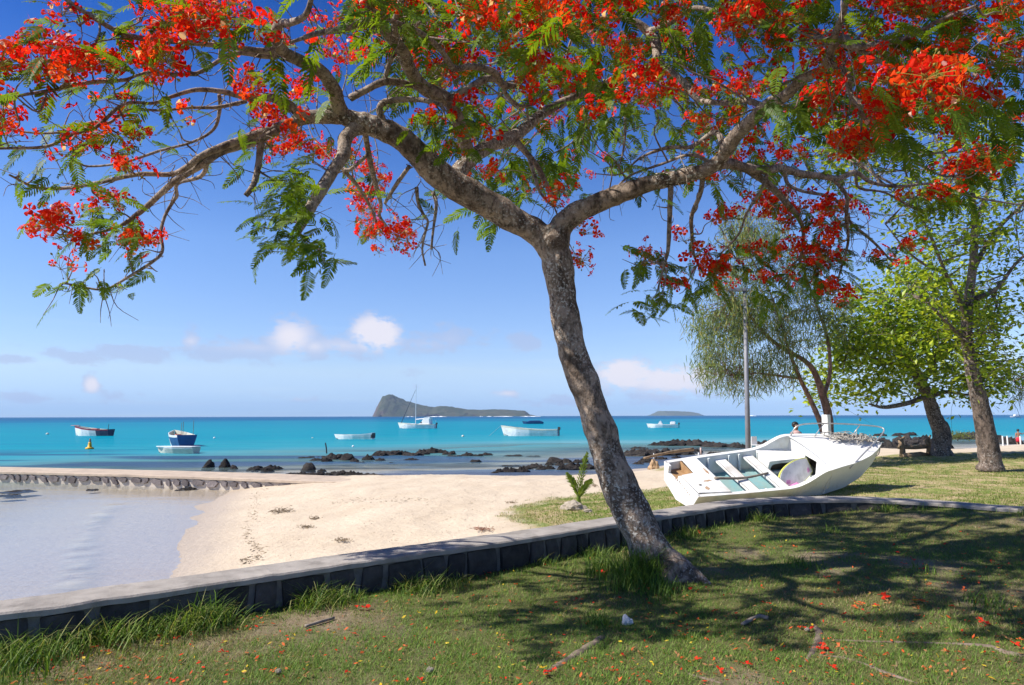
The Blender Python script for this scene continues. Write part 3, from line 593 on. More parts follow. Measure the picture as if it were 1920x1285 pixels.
# limbs traced from the photograph, each with its own depth: px, py, depth, width
LIMBS = [
 [(640, 216, 6.42, 32), (632, 190, 6.3, 28), (626, 168, 6.2, 27), (602, 136, 6.0, 25), (560, 112, 5.8, 23), (530, 98, 5.6, 22), (518, 72, 5.4, 20), (523, 48, 5.2, 18), (548, 44, 5.1, 14), (575, 25, 4.9, 11), (590, -40, 4.7, 8)],
 [(530, 98, 5.6, 16), (480, 95, 5.4, 11), (420, 85, 5.2, 10), (314, 78, 5.0, 10), (247, 70, 4.9, 10), (201, 50, 4.8, 9), (127, 0, 4.6, 8), (90, -40, 4.5, 6)],
 [(650, 218, 6.42, 26), (600, 216, 6.35, 22), (568, 216, 6.3, 21), (538, 197, 6.2, 18), (502, 182, 6.1, 15), (468, 184, 6.0, 13), (418, 172, 5.9, 10), (368, 170, 5.8, 8), (320, 182, 5.7, 7), (290, 192, 5.6, 6), (234, 196, 5.5, 6), (181, 237, 5.4, 7), (134, 254, 5.3, 6), (84, 274, 5.2, 6), (0, 278, 5.1, 5), (-70, 285, 5.0, 4)],
 [(650, 222, 6.42, 24), (600, 222, 6.4, 20), (560, 228, 6.35, 19), (502, 247, 6.3, 18), (452, 264, 6.2, 15), (385, 288, 6.1, 13), (348, 316, 6.0, 11), (318, 326, 5.95, 10), (258, 326, 5.9, 9), (187, 344, 5.85, 8), (127, 353, 5.8, 7), (67, 352, 5.75, 6), (17, 330, 5.7, 4)],
 [(520, 246, 6.3, 16), (470, 268, 6.25, 14), (418, 284, 6.2, 13), (378, 308, 6.1, 13), (328, 341, 6.0, 12), (301, 365, 5.9, 11), (261, 400, 5.8, 10), (220, 425, 5.7, 6), (150, 440, 5.6, 4), (105, 425, 5.5, 3)],
 [(390, 300, 6.12, 9), (376, 330, 6.2, 8), (334, 345, 6.25, 7), (331, 365, 6.25, 7), (325, 378, 6.2, 7), (307, 406, 6.1, 6), (301, 436, 6.0, 6), (305, 473, 5.9, 6), (279, 497, 5.8, 6), (231, 526, 5.75, 5), (205, 541, 5.7, 5), (180, 544, 5.65, 4), (137, 536, 5.6, 4), (112, 530, 5.55, 2.5)],
 [(490, 252, 6.3, 15), (488, 270, 6.28, 14), (485, 311, 6.2, 12), (474, 345, 6.12, 11), (461, 368, 6.1, 10)],
 [(690, 236, 6.5, 34), (664, 244, 6.42, 28), (648, 262, 6.35, 26), (641, 292, 6.25, 25), (616, 334, 6.1, 23), (588, 375, 5.95, 22), (568, 410, 5.85, 20), (557, 432, 5.8, 17)],
 [(684, 242, 6.5, 12), (686, 262, 6.6, 11), (697, 318, 6.9, 10), (709, 362, 7.3, 8), (716, 388, 7.6, 7), (711, 405, 7.8, 6), (725, 424, 8.0, 4)],
 [(690, 290, 6.7, 8), (660, 318, 6.8, 7), (642, 320, 6.9, 8), (662, 335, 7.1, 8), (680, 365, 7.5, 6), (698, 395, 7.8, 5), (708, 425, 8.1, 4)],
 [(768, 312, 6.6, 8), (745, 345, 6.8, 8), (720, 381, 7.0, 6)],
 [(781, 352, 6.7, 8), (784, 380, 6.8, 7), (796, 406, 6.85, 6), (804, 418, 6.9, 5), (798, 440, 6.9, 5), (790, 470, 6.9, 4), (797, 498, 6.9, 4)],
 [(812, 360, 6.75, 8), (818, 385, 6.8, 7), (812, 430, 6.85, 5), (808, 468, 6.9, 4)],
 [(880, 296, 7.05, 26), (864, 248, 6.9, 26), (843, 192, 6.7, 26), (794, 164, 6.5, 27), (768, 134, 6.3, 25), (752, 96, 6.1, 25), (712, 52, 5.9, 21), (681, 43, 5.8, 17), (640, 53, 5.7, 14), (597, 63, 5.6, 10), (545, 80, 5.5, 6)],
 [(752, 96, 6.1, 14), (738, 50, 5.9, 12), (750, 5, 5.7, 10), (760, -40, 5.5, 8)],
 [(848, 186, 6.7, 18), (881, 164, 6.7, 15), (912, 150, 6.8, 14), (930, 152, 6.9, 12), (945, 160, 7.0, 12), (972, 158, 7.1, 10), (980, 140, 7.2, 9)],
 [(938, 152, 6.9, 12), (925, 135, 6.8, 13), (891, 127, 6.6, 12), (851, 130, 6.4, 12), (838, 112, 6.3, 11), (821, 87, 6.1, 11), (781, 60, 5.9, 11), (734, 40, 5.7, 9), (690, 15, 5.5, 7)],
 [(724, 238, 6.5, 14), (714, 212, 6.45, 13), (716, 196, 6.4, 12), (740, 190, 6.35, 11), (785, 186, 6.3, 10), (830, 196, 6.2, 8)],
 [(657, 184, 6.35, 14), (687, 167, 6.3, 13), (721, 154, 6.3, 14), (768, 160, 6.45, 13), (800, 168, 6.5, 12)],
 [(721, 150, 6.3, 9), (732, 118, 6.2, 9), (748, 84, 6.1, 7), (790, 40, 5.9, 6)],
 [(968, 266, 7.6, 14), (985, 285, 7.6, 12), (1008, 311, 7.65, 11), (1026, 345, 7.7, 10), (1038, 371, 7.7, 8)],
 [(990, 290, 7.6, 8), (998, 312, 7.5, 8), (1004, 340, 7.45, 7), (1010, 358, 7.4, 6), (1028, 382, 7.4, 4), (1045, 388, 7.4, 3)],
 [(945, 158, 7.0, 10), (950, 178, 7.1, 8), (976, 200, 7.2, 7), (1003, 195, 7.3, 5), (1020, 172, 7.4, 4)],
 # right half
 [(1362, 282, 6.3, 28), (1378, 254, 6.15, 27), (1409, 224, 5.95, 25), (1438, 198, 5.75, 24), (1467, 181, 5.55, 22), (1507, 150, 5.25, 20), (1540, 130, 5.0, 17), (1556, 100, 4.8, 15), (1566, 66, 4.65, 14), (1580, 33, 4.5, 13), (1590, -30, 4.3, 10)],
 [(1560, 92, 4.75, 13), (1580, 72, 4.7, 14), (1607, 87, 4.6, 14), (1651, 84, 4.5, 12), (1700, 70, 4.4, 9), (1760, 40, 4.3, 7), (1830, 10, 4.2, 5)],
 [(1578, 84, 4.7, 9), (1620, 98, 4.6, 8), (1660, 122, 4.5, 7), (1700, 137, 4.4, 6), (1760, 138, 4.3, 5), (1830, 130, 4.3, 4), (1920, 108, 4.3, 3)],
 [(1560, 120, 5.0, 11), (1590, 140, 5.1, 9), (1596, 185, 5.3, 9), (1620, 220, 5.5, 8), (1640, 238, 5.6, 6), (1668, 262, 5.8, 5), (1700, 296, 6.0, 4), (1760, 326, 6.2, 4), (1790, 330, 6.2, 3)],
 [(1345, 308, 6.45, 24), (1372, 308, 6.6, 20), (1400, 316, 6.7, 18), (1440, 318, 6.8, 16), (1465, 314, 6.9, 15), (1500, 328, 7.0, 14), (1541, 331, 7.2, 12), (1574, 333, 7.3, 11), (1604, 325, 7.4, 9), (1634, 341, 7.5, 7), (1684, 351, 7.6, 6), (1750, 345, 7.7, 5), (1830, 370, 7.8, 4), (1920, 385, 7.9, 3)],
 [(1392, 314, 6.7, 14), (1427, 335, 6.9, 14), (1450, 355, 7.1, 13), (1474, 378, 7.3, 12), (1498, 408, 7.5, 9), (1505, 440, 7.7, 7), (1500, 490, 7.8, 5)],
 [(1604, 328, 7.4, 6), (1612, 355, 7.5, 5), (1660, 362, 7.6, 4), (1720, 392, 7.7, 4), (1770, 392, 7.8, 3), (1805, 380, 7.8, 3)],
 [(1432, 200, 5.8, 13), (1400, 190, 6.2, 11), (1362, 192, 6.7, 10), (1311, 187, 7.2, 10), (1281, 154, 7.6, 11), (1250, 128, 8.0, 13), (1235, 110, 8.2, 16), (1231, 84, 8.3, 19), (1214, 60, 8.4, 17), (1188, 43, 8.4, 14), (1147, 30, 8.5, 11), (1111, 47, 8.6, 9), (1074, 74, 8.7, 7), (1065, 100, 8.8, 5)],
 [(1214, 60, 8.4, 12), (1250, 45, 8.2, 11), (1300, 18, 8.0, 10), (1345, 20, 7.8, 8), (1400, 0, 7.6, 6)],
 [(1352, 300, 6.4, 14), (1354, 268, 6.6, 12), (1338, 250, 6.8, 10), (1310, 268, 7.0, 9), (1290, 276, 7.1, 8), (1255, 278, 7.2, 7), (1221, 285, 7.3, 6), (1195, 300, 7.4, 4), (1160, 326, 7.5, 3), (1115, 325, 7.5, 2)],
 [(1345, 312, 6.45, 8), (1298, 290, 6.6, 6), (1240, 306, 6.7, 5), (1180, 330, 6.8, 4), (1150, 355, 6.8, 3), (1130, 368, 6.85, 3)],
 [(1171, 205, 7.4, 5), (1172, 250, 7.4, 5), (1166, 290, 7.4, 4), (1160, 318, 7.4, 3)],
 [(1258, 345, 6.65, 11), (1257, 385, 6.7, 10), (1255, 425, 6.8, 9), (1252, 470, 6.9, 7), (1246, 500, 7.0, 4)],
 [(1318, 332, 6.55, 10), (1312, 365, 6.7, 9), (1298, 405, 7.0, 8), (1296, 440, 7.3, 7), (1302, 480, 7.6, 5), (1320, 515, 7.8, 4)],
 [(1470, 318, 6.9, 8), (1476, 345, 7.0, 7), (1505, 360, 7.2, 6), (1560, 372, 7.5, 6), (1590, 400, 7.6, 6), (1595, 420, 7.7, 6), (1640, 455, 7.8, 5), (1672, 492, 7.9, 3)],
 [(1560, 335, 7.25, 7), (1585, 365, 7.3, 7), (1588, 410, 7.4, 7), (1590, 450, 7.6, 5), (1580, 500, 7.8, 4), (1562, 550, 7.9, 3)],
 [(1440, 318, 6.8, 8), (1430, 350, 6.8, 7), (1400, 400, 7.0, 5), (1385, 440, 7.2, 4), (1350, 480, 7.5, 3)],
 [(411, 178, 6.2, 7), (411, 204, 6.3, 7), (401, 241, 6.4, 6), (361, 268, 6.4, 5), (301, 284, 6.4, 5), (234, 304, 6.4, 5), (167, 311, 6.4, 4), (134, 298, 6.4, 3)],
 [(462, 190, 6.1, 8), (411, 203, 6.0, 7), (360, 203, 5.9, 6), (300, 208, 5.8, 5), (240, 205, 5.7, 5), (205, 232, 5.6, 6), (174, 231, 5.6, 6), (117, 247, 5.5, 5), (50, 246, 5.5, 4), (-30, 225, 5.5, 3)],
 [(240, 150, 5.1, 7), (161, 156, 5.0, 8), (100, 171, 4.9, 7), (40, 178, 4.8, 6), (-20, 190, 4.7, 5)],
 [(368, 140, 5.4, 7), (320, 140, 5.2, 7), (280, 135, 5.1, 6), (230, 150, 5.1, 5)],
 [(530, 98, 5.6, 14), (500, 105, 5.6, 12), (440, 100, 5.5, 9), (368, 138, 5.4, 7), (345, 120, 5.3, 6)],
 # above the frame, limbs that carry the top of the crown
 [(590, -40, 4.7, 9), (640, -120, 5.4, 9), (720, -200, 6.2, 7), (760, -260, 7.0, 5)],
 [(760, -40, 5.5, 9), (830, -150, 6.2, 9), (900, -230, 7.0, 7), (1010, -260, 7.8, 5)],
 [(1590, -30, 4.3, 11), (1500, -130, 5.0, 10), (1420, -220, 5.8, 8), (1330, -270, 6.8, 5)],
 [(1590, -30, 4.3, 10), (1690, -120, 5.0, 9), (1800, -160, 5.8, 6)],
]
SKEL = []
for pts in LIMBS:
    pts = [(x + random.uniform(-2, 2) * (k > 0), y + random.uniform(-2, 2) * (k > 0), d, w) for k, (x, y, d, w) in enumerate(pts)]
    c, r = spine(pts, 5); m = MB()
    m.tube(c, r, 10 if max(r) > .03 else 7, True, 0.12, len(SKEL)); m.build('limb', M_limb, flame, smooth=True, world=True)
    SKEL.append((c, r))
for pts in (L1, R1, L2):
    c, r = spine(pts, 5); SKEL.append((c, r))
SK = np.vstack([c for c, r in SKEL]); SKR = np.concatenate([r for c, r in SKEL])

# twigs: from the nearest limb to every bunch, plus bare ones
twig = MB()
def grow_twig(tip, r0=.006, sag=.06):
    d = np.linalg.norm(SK - np.array(tip), axis=1) + 0.0; k = int(np.argmin(d + 0.25 * rng.random(len(d)))); a = Vector(SK[k]); tip = Vector(tip); L = (tip - a).length
    if L < .05: return
    m1 = a.lerp(tip, .35) + Vector(rng.normal(0, .07, 3)) * L + Vector((0, 0, -sag * L)); m2 = a.lerp(tip, .7) + Vector(rng.normal(0, .07, 3)) * L + Vector((0, 0, -sag * L))
    c = catmull([tuple(a), tuple(m1), tuple(m2), tuple(tip)], 4)
    twig.tube(c, np.linspace(min(r0 * 1.6, SKR[k]), r0 * .5, len(c)), 5, False)
for k in range(900):
    i = int(rng.integers(len(SK))); a = Vector(SK[i])
    if SKR[i] > .05: continue
    d = Vector(rng.normal(0, 1, 3)); d.z -= .25; d.normalize(); L = rng.uniform(.12, .45)
    p1 = a + d * L * .5 + Vector(rng.normal(0, .05, 3)); p2 = a + d * L + Vector(rng.normal(0, .06, 3)) + Vector((0, 0, -.03))
    twig.tube(catmull([tuple(a), tuple(p1), tuple(p2)], 3), np.linspace(.0055, .002, 7), 4, False)

# blossoms: five spoon petals, one of them pale, in loose bunches with buds
M_red = leaf_mat('petal_red', [(0.62, 0.006, 0.006), (0.80, 0.012, 0.006), (0.85, 0.03, 0.006), (0.60, 0.005, 0.020)], 0.55, 0.6, 0.08, scale=5.0, tmul=(1.05, 1.1, 1.0))
M_orange = leaf_mat('petal_orange', [(0.84, 0.025, 0.006), (0.88, 0.075, 0.008), (0.90, 0.13, 0.012)], 0.55, 0.6, 0.08, scale=6.0, tmul=(1.05, 1.1, 1.0))
M_pale = leaf_mat('petal_pale', [(0.85, 0.45, 0.38), (0.88, 0.65, 0.5)], 0.45, 0.5, 0.2)
M_bud = leaf_mat('bud_green', [(0.20, 0.24, 0.04), (0.32, 0.30, 0.05), (0.45, 0.16, 0.03)], 0.3, 0.5, 0.3, scale=20)
def bunch_mesh(seed, n):
    r_ = np.random.default_rng(seed); m = MB()
    for k in range(n):
        u = r_.normal(0, 1, 3); u[2] = abs(u[2]) * .6 + .1 * r_.normal(); u /= np.linalg.norm(u); rad = r_.uniform(.05, .19)
        c = Vector(u * rad * np.array([1.05, 1.05, .9])); ax = (Vector(u) + Vector(r_.normal(0, .35, 3))).normalized()
        s1 = ax.orthogonal().normalized(); s2 = ax.cross(s1); size = r_.uniform(.030, .050); cup = r_.uniform(.15, .8)
        m.cur = 3; m.tube([(0, 0, -.05), tuple(c * .5 + Vector((0, 0, -.015))), tuple(c)], .0022, 3, False)
        base = int(r_.random() < .24)
        for p in range(5):
            a = 2 * math.pi * p / 5 + r_.uniform(-.2, .2); d = s1 * math.cos(a) + s2 * math.sin(a); t = ax.cross(d)
            m.cur = 2 if (p == 0 and r_.random() < .16) else (1 if (base or r_.random() < .1) else 0); cu = cup + r_.uniform(-.25, .25)
            rows = [(0.0, .04, 0.0), (.38, .13, cu * .30), (.62, .42, cu * .42), (.86, .44, cu * .36 - .05), (1.0, .2, cu * .22 - .14)]; vs = []
            for rr, w, h in rows:
                for sgn in (-1, 1):
                    vs.append(c + d * rr * size * 1.15 + t * sgn * w * size + ax * (h * size + (abs(sgn) * w * .12) * size + r_.normal(0, .035) * size))
            m.add(vs, [(2 * i, 2 * i + 1, 2 * i + 3, 2 * i + 2) for i in range(4)])
        m.cur = 0
        for q_ in range(3):
            dd = (ax + Vector(r_.normal(0, .25, 3))) * size * 1.1; w = s1 * .0013; m.add([c - w, c + w, c + dd], [(0, 1, 2)])
    for k in range(n):                                     # buds and sepals
        u = r_.normal(0, 1, 3); u /= np.linalg.norm(u); u[2] *= .7; c = Vector(u * r_.uniform(.06, .16)); m.cur = 3
        m.tube([(0, 0, -.03), tuple(c)], .002, 3, False)
        rr = r_.uniform(.006, .011); m.tube([tuple(c - Vector(u) * rr), tuple(c), tuple(c + Vector(u) * rr), tuple(c + Vector(u) * rr * 1.9)], [rr * .4, rr, rr * .8, rr * .15], 5)
    return m.mesh('blossom_bunch', [M_red, M_orange, M_pale, M_bud])
BUNCH = [bunch_mesh(100 + i, n) for i, n in enumerate((9, 8, 7, 10, 6, 5, 4, 3))]

# feathery fronds: rachis with pairs of pinnae
M_frond = leaf_mat('frond_green', [(0.04, 0.085, 0.010), (0.07, 0.14, 0.012), (0.14, 0.22, 0.015), (0.055, 0.11, 0.012)], 0.48, 0.5, 0.25, scale=3.5, tmul=(1.8, 1.6, .45))
M_stalk = simple('frond_stalk', (0.14, 0.17, 0.05), (0.2, 0.16, 0.07), 20)
def frond_arrays(seed, L=.46, n=13):
    r_ = np.random.default_rng(seed); V = []; F_ = []
    droop = r_.uniform(.1, .42); bend = r_.uniform(-.25, .25)
    def rp(t): return np.array([L * t, bend * L * t * t, -droop * L * t ** 2])
    o = 0
    for i in range(6):                                        # rachis as a thin three-sided rod
        t0, t1 = i / 6, (i + 1) / 6; a, b_ = rp(t0), rp(t1); w = .0028
        V += [a + [0, w, 0], a - [0, w, 0], b_ - [0, w * .8, 0], b_ + [0, w * .8, 0]]; F_.append((o, o + 1, o + 2, o + 3)); o += 4
    for i in range(n):
        t = .16 + .84 * i / (n - 1); c = rp(t); pl = L * (.235 * math.sin(math.pi * (.18 + .76 * t)) + .03) * r_.uniform(.85, 1.1)
        for sg in (-1, 1):
            ang = R_(62) * r_.uniform(.88, 1.12) * (1 - .35 * t); dx, dy = math.cos(ang), sg * math.sin(ang); dz = -r_.uniform(.05, .45)
            wd = .0068 * r_.uniform(.8, 1.25); tx, ty = -dy * wd, dx * wd
            p0 = c; p1 = c + np.array([dx, dy, dz * .35]) * pl * .55; p2 = c + np.array([dx * .95, dy * .95, dz]) * pl; tw = np.array([tx, ty, wd * .3 * sg])
            V += [p0 - tw * .5, p0 + tw * .5, p1 + tw, p1 - tw, p2 + tw * .35, p2 - tw * .35]; F_ += [(o, o + 1, o + 2, o + 3), (o + 3, o + 2, o + 4, o + 5)]; o += 6
    return np.array(V), np.array(F_)
FROND = [frond_arrays(200 + i, L_, n_) for i, (L_, n_) in enumerate(((.29, 15), (.25, 14), (.31, 16), (.20, 12), (.27, 14)))]
FROND_ME = [np_mesh('leaf_frond', V, F_, M_frond) for V, F_ in FROND]

# where the bunches and leaves sit: px, py, half width, half height, depth, half depth, bunches, fronds
MASS = [
 (400, 45, 105, 50, 4.9, .45, 20, 26), (100, 35, 50, 55, 4.7, .4, 4, 6), (255, 20, 60, 30, 4.8, .4, 0, 14), (55, 122, 65, 32, 4.7, .35, 9, 8), (165, 125, 65, 45, 4.9, .4, 12, 14), (275, 122, 55, 42, 5.0, .4, 9, 12), (235, 180, 90, 25, 5.3, .5, 1, 16),
 (20, 165, 40, 25, 4.3, .3, 1, 8), (15, 225, 30, 50, 4.9, .3, 4, 3), (120, 265, 90, 40, 5.3, .5, 1, 14), (195, 250, 18, 18, 5.3, .2, 2, 2), (248, 268, 22, 30, 5.5, .2, 3, 4), (140, 285, 15, 15, 5.5, .2, 1, 2), (250, 308, 30, 15, 6.0, .3, 2, 6), (60, 300, 80, 40, 6.0, .5, 0, 14), (400, 270, 90, 60, 6.3, .6, 0, 22), (330, 225, 60, 30, 6.0, .4, 1, 9), (90, 335, 60, 15, 5.7, .3, 0, 8), (210, 345, 60, 25, 5.9, .3, 0, 8),
 (95, 425, 30, 45, 5.3, .25, 7, 3), (190, 380, 55, 18, 5.5, .25, 4, 5), (205, 430, 70, 45, 5.6, .4, 2, 26), (265, 460, 30, 20, 5.8, .25, 4, 5), (150, 500, 50, 25, 5.5, .25, 2, 9), (105, 540, 25, 20, 5.5, .2, 0, 5), (180, 530, 50, 12, 5.6, .2, 0, 6), (235, 545, 18, 14, 5.7, .15, 0, 4), (290, 500, 20, 25, 5.8, .2, 0, 4), (140, 468, 25, 25, 5.4, .2, 1, 4),
 (490, 160, 30, 28, 6.0, .4, 4, 6), (525, 225, 50, 30, 6.6, .4, 7, 6), (560, 170, 45, 25, 7.2, .4, 6, 3), (570, 290, 45, 28, 7.0, .4, 8, 6), (520, 275, 40, 25, 6.9, .3, 3, 5), (600, 60, 90, 45, 7.4, .8, 10, 10), (660, 110, 50, 35, 8.0, .6, 6, 4), (690, 335, 22, 60, 8.4, .4, 9, 4), (715, 445, 52, 30, 8.3, .4, 11, 6), (685, 400, 22, 40, 8.4, .3, 5, 3), (640, 285, 25, 20, 7.6, .3, 2, 3),
 (560, 400, 70, 80, 5.85, .4, 0, 44), (590, 470, 45, 40, 5.7, .3, 0, 12), (510, 430, 45, 40, 5.9, .3, 0, 12), (560, 330, 50, 30, 6.3, .3, 0, 12),
 (845, 110, 45, 60, 7.8, .6, 9, 5), (930, 35, 110, 45, 4.8, .5, 18, 34), (1000, 75, 60, 55, 5.0, .4, 8, 22), (880, 200, 20, 15, 6.5, .3, 1, 2), (840, 235, 75, 30, 6.3, .4, 1, 26), (870, 262, 45, 25, 6.2, .3, 2, 12), (910, 328, 25, 15, 8.4, .3, 4, 1), (780, 20, 60, 35, 5.6, .4, 3, 14), (700, 15, 60, 30, 5.6, .4, 3, 10), (1045, 60, 45, 40, 5.4, .3, 6, 10), (1030, 155, 50, 35, 7.2, .5, 6, 6),
 (960, 130, 60, 40, 7.6, .6, 7, 5), (1195, 160, 55, 35, 5.9, .4, 10, 12), (1110, 205, 60, 30, 6.1, .4, 2, 22), (1150, 105, 60, 45, 8.2, .6, 10, 6), (1275, 105, 38, 45, 9.2, .6, 9, 4), (1275, 195, 60, 45, 9.4, .7, 13, 6), (1365, 170, 38, 24, 6.5, .4, 6, 3), (1230, 30, 60, 30, 6.0, .4, 5, 10), (1120, 20, 60, 25, 5.6, .4, 5, 12), (1320, 235, 50, 40, 8.8, .5, 4, 8), (1210, 320, 60, 22, 6.9, .4, 1, 12), (1220, 380, 25, 14, 6.7, .2, 0, 4), (1400, 225, 30, 30, 6.4, .3, 1, 5),
 (1375, 35, 35, 45, 5.0, .3, 7, 3), (1440, 30, 60, 35, 4.7, .4, 7, 22), (1480, 85, 50, 45, 4.9, .4, 7, 14), (1440, 165, 40, 40, 5.2, .3, 1, 12), (1575, 110, 35, 35, 4.9, .3, 6, 4), (1550, 195, 30, 45, 5.8, .4, 5, 8), (1700, 20, 100, 35, 4.5, .4, 14, 12), (1690, 80, 80, 40, 4.6, .4, 5, 26), (1850, 25, 65, 40, 4.6, .4, 9, 10), (1825, 85, 70, 35, 4.6, .4, 2, 20),
 (1665, 155, 32, 22, 4.4, .25, 3, 4), (1755, 145, 62, 28, 4.0, .3, 10, 6), (1775, 185, 60, 30, 4.2, .3, 5, 14), (1665, 220, 50, 35, 4.9, .3, 7, 12), (1620, 280, 50, 40, 5.6, .4, 8, 12), (1700, 250, 60, 40, 5.3, .4, 2, 16), (1810, 225, 60, 30, 4.9, .3, 4, 16), (1895, 120, 28, 40, 4.7, .3, 4, 6), (1850, 310, 50, 32, 6.6, .4, 10, 12), (1790, 330, 60, 30, 6.6, .4, 5, 12), (1740, 370, 50, 22, 7.2, .4, 5, 12), (1880, 180, 45, 40, 4.8, .3, 2, 14), (1910, 240, 40, 40, 5.4, .3, 1, 8),
 (1350, 412, 28, 20, 7.4, .3, 5, 3), (1440, 385, 45, 30, 7.5, .4, 7, 5), (1500, 405, 70, 30, 7.6, .4, 10, 12), (1500, 480, 80, 50, 7.8, .5, 13, 30), (1570, 420, 45, 40, 7.6, .4, 8, 10), (1330, 515, 45, 35, 7.7, .4, 8, 20), (1225, 490, 35, 22, 7.3, .3, 4, 10), (1215, 570, 30, 28, 7.3, .2, 0, 14), (1260, 540, 40, 30, 7.4, .3, 2, 14), (1180, 480, 28, 28, 7.2, .2, 0, 8), (1560, 560, 25, 24, 7.9, .3, 5, 4), (1450, 540, 50, 35, 7.8, .3, 3, 18), (1540, 510, 45, 30, 7.9, .3, 5, 10), (1685, 472, 25, 22, 7.9, .3, 3, 8), (1640, 485, 30, 22, 7.9, .3, 3, 8), (1410, 470, 40, 40, 7.6, .3, 2, 12), (1300, 455, 25, 25, 7.3, .2, 2, 3),
 (1082, 492, 14, 22, 7.6, .2, 3, 1), (1095, 440, 10, 10, 7.3, .1, 1, 0), (1045, 390, 20, 14, 7.3, .2, 2, 0), (1050, 345, 14, 20, 7.7, .2, 2, 1), (1340, 340, 60, 20, 6.9, .3, 3, 7), (1430, 300, 40, 20, 7.0, .4, 2, 8), (1520, 300, 50, 25, 7.3, .4, 3, 10), (750, 375, 14, 18, 7.0, .1, 0, 3), (810, 405, 30, 25, 6.9, .2, 0, 3), (850, 425, 15, 10, 6.9, .1, 0, 2),
 (780, 110, 22, 30, 7.0, .3, 2, 3), (615, 265, 25, 14, 6.5, .2, 0, 3), (625, 185, 20, 12, 6.3, .1, 0, 5),
]
# crown above the picture, seen only by its shade
TOP = []
for k in range(46):
    a = rng.uniform(0, 2 * math.pi); r = math.sqrt(rng.random()); x = 1.4 + 3.4 * r * math.cos(a); y = 6.8 + 3.0 * r * math.sin(a)
    TOP.append((x, y, 6.5 - 1.3 * r * r + rng.uniform(-.25, .25)))
fr = []; bn = []
for (x, y, rx, ry, d, rd, nb, nf) in MASS:
    d += far_left(x, y)
    for kind, n_ in (('b', int(nb * (.9 if y < 120 and x > 850 else 1.1) + .3)), ('f', int(nf * (1.25 if y > 300 and nf > 9 else .8 if nf > 10 else .6) * (.75 if x < 450 and 170 < y < 370 else 1) + .5))):
        for k in range(n_):
            while True:
                u, v = rng.uniform(-1, 1, 2)
                if u * u + v * v < 1: break
            if kind == 'b' and rng.random() < .6: v = -abs(v) * .9        # flowers ride on top of the sprays
            (bn if kind == 'b' else fr).append(P(x + u * rx, y + v * ry, d + rng.normal(0, rd * .6)))
    if nb + nf > 3:
        for k in range(2): grow_twig(P(x + rng.uniform(-.5, .5) * rx, y + rng.uniform(-.3, .6) * ry, d + rng.normal(0, rd * .3)))
tb = []; tf = []
for (x, y, z) in TOP:
    for k in range(24): tf.append(Vector((x, y, z)) + Vector(rng.normal(0, .38, 3)) * 1.0)
    for k in range(4): tb.append(Vector((x, y, z + .1)) + Vector(rng.normal(0, .3, 3)))
    grow_twig((x, y, z), .009)
twig.build('twigs', M_limb, flame, smooth=True, world=True)['kind'] = 'stuff'
CEN = Vector((0.9, 6.8, 4.0))
def rot_out(p, tilt=.5):
    d = (p - CEN); az_ = math.atan2(d.y, d.x) + rng.normal(0, 1.0); return az_
def frond_matrix(p, big=1.0):
    s_ = rng.uniform(.75, 1.2) * big
    return Matrix.Translation(p) @ Matrix.Rotation(rot_out(p), 4, 'Z') @ Matrix.Rotation(rng.normal(.25, .45), 4, 'Y') @ Matrix.Rotation(rng.normal(0, .4), 4, 'X') @ Matrix.Scale(s_, 4)
INV = Matrix.Translation(flame.location).inverted()
bn.sort(key=lambda p: (p - CAM).length); order = 0
rest_b = bn[295:]; bn = bn[:295]
def bunch_matrix(p):
    return Matrix.Translation(p) @ Matrix.Rotation(rng.uniform(0, 6.28), 4, 'Z') @ Matrix.Rotation(rng.normal(0, .5), 4, 'X') @ Matrix.Scale(rng.uniform(.75, 1.2), 4)
for p in bn:
    o = link('blossom_bunch', BUNCH[int(rng.integers(len(BUNCH)))], flame); o.matrix_local = INV @ bunch_matrix(p)
def join_instances(name, srcs, mats_list, material, parent, kind='stuff'):
    """many transformed copies in one mesh"""
    Vs = []; Fs = []; Ms = []; o = 0
    for (V, F_, mi), mt in zip(srcs, mats_list):
        A_ = np.array(mt); Vs.append(V @ A_[:3, :3].T + A_[:3, 3]); Fs.append(F_ + o); Ms.append(mi); o += len(V)
    ob = link(name, np_mesh(name, np.vstack(Vs), np.vstack(Fs), material, False, mi=np.concatenate(Ms)), parent, True)
    ob['kind'] = kind; return ob
def tri_arrays(me):
    me.calc_loop_triangles(); n = len(me.loop_triangles); F_ = np.empty(n * 3, np.int32); me.loop_triangles.foreach_get('vertices', F_); mi = np.empty(n, np.int32); me.loop_triangles.foreach_get('material_index', mi)
    V = np.empty(len(me.vertices) * 3, np.float32); me.vertices.foreach_get('co', V); return V.reshape(-1, 3), F_.reshape(-1, 3), mi
BA = [tri_arrays(me) for me in BUNCH]
bb = [bunch_matrix(p) for p in rest_b + tb]
join_instances('small_blossoms', [BA[int(rng.integers(len(BA)))] for _ in bb], bb, [M_red, M_orange, M_pale, M_bud], flame)
fr.sort(key=lambda p: (p - CAM).length)
for p in fr[:290]:
    o = link('leaf_frond', FROND_ME[int(rng.integers(len(FROND_ME)))], flame); o.matrix_local = INV @ frond_matrix(p)
fm = [frond_matrix(p) for p in fr[290:]] + [frond_matrix(p, 1.7) for p in tf]
join_instances('foliage', [(*FROND[k], np.zeros(len(FROND[k][1]), np.int32)) for k in rng.integers(0, len(FROND), len(fm))], fm, M_frond, flame)
print('bunches', len(bn), len(rest_b), 'fronds', len(fr), len(tf))

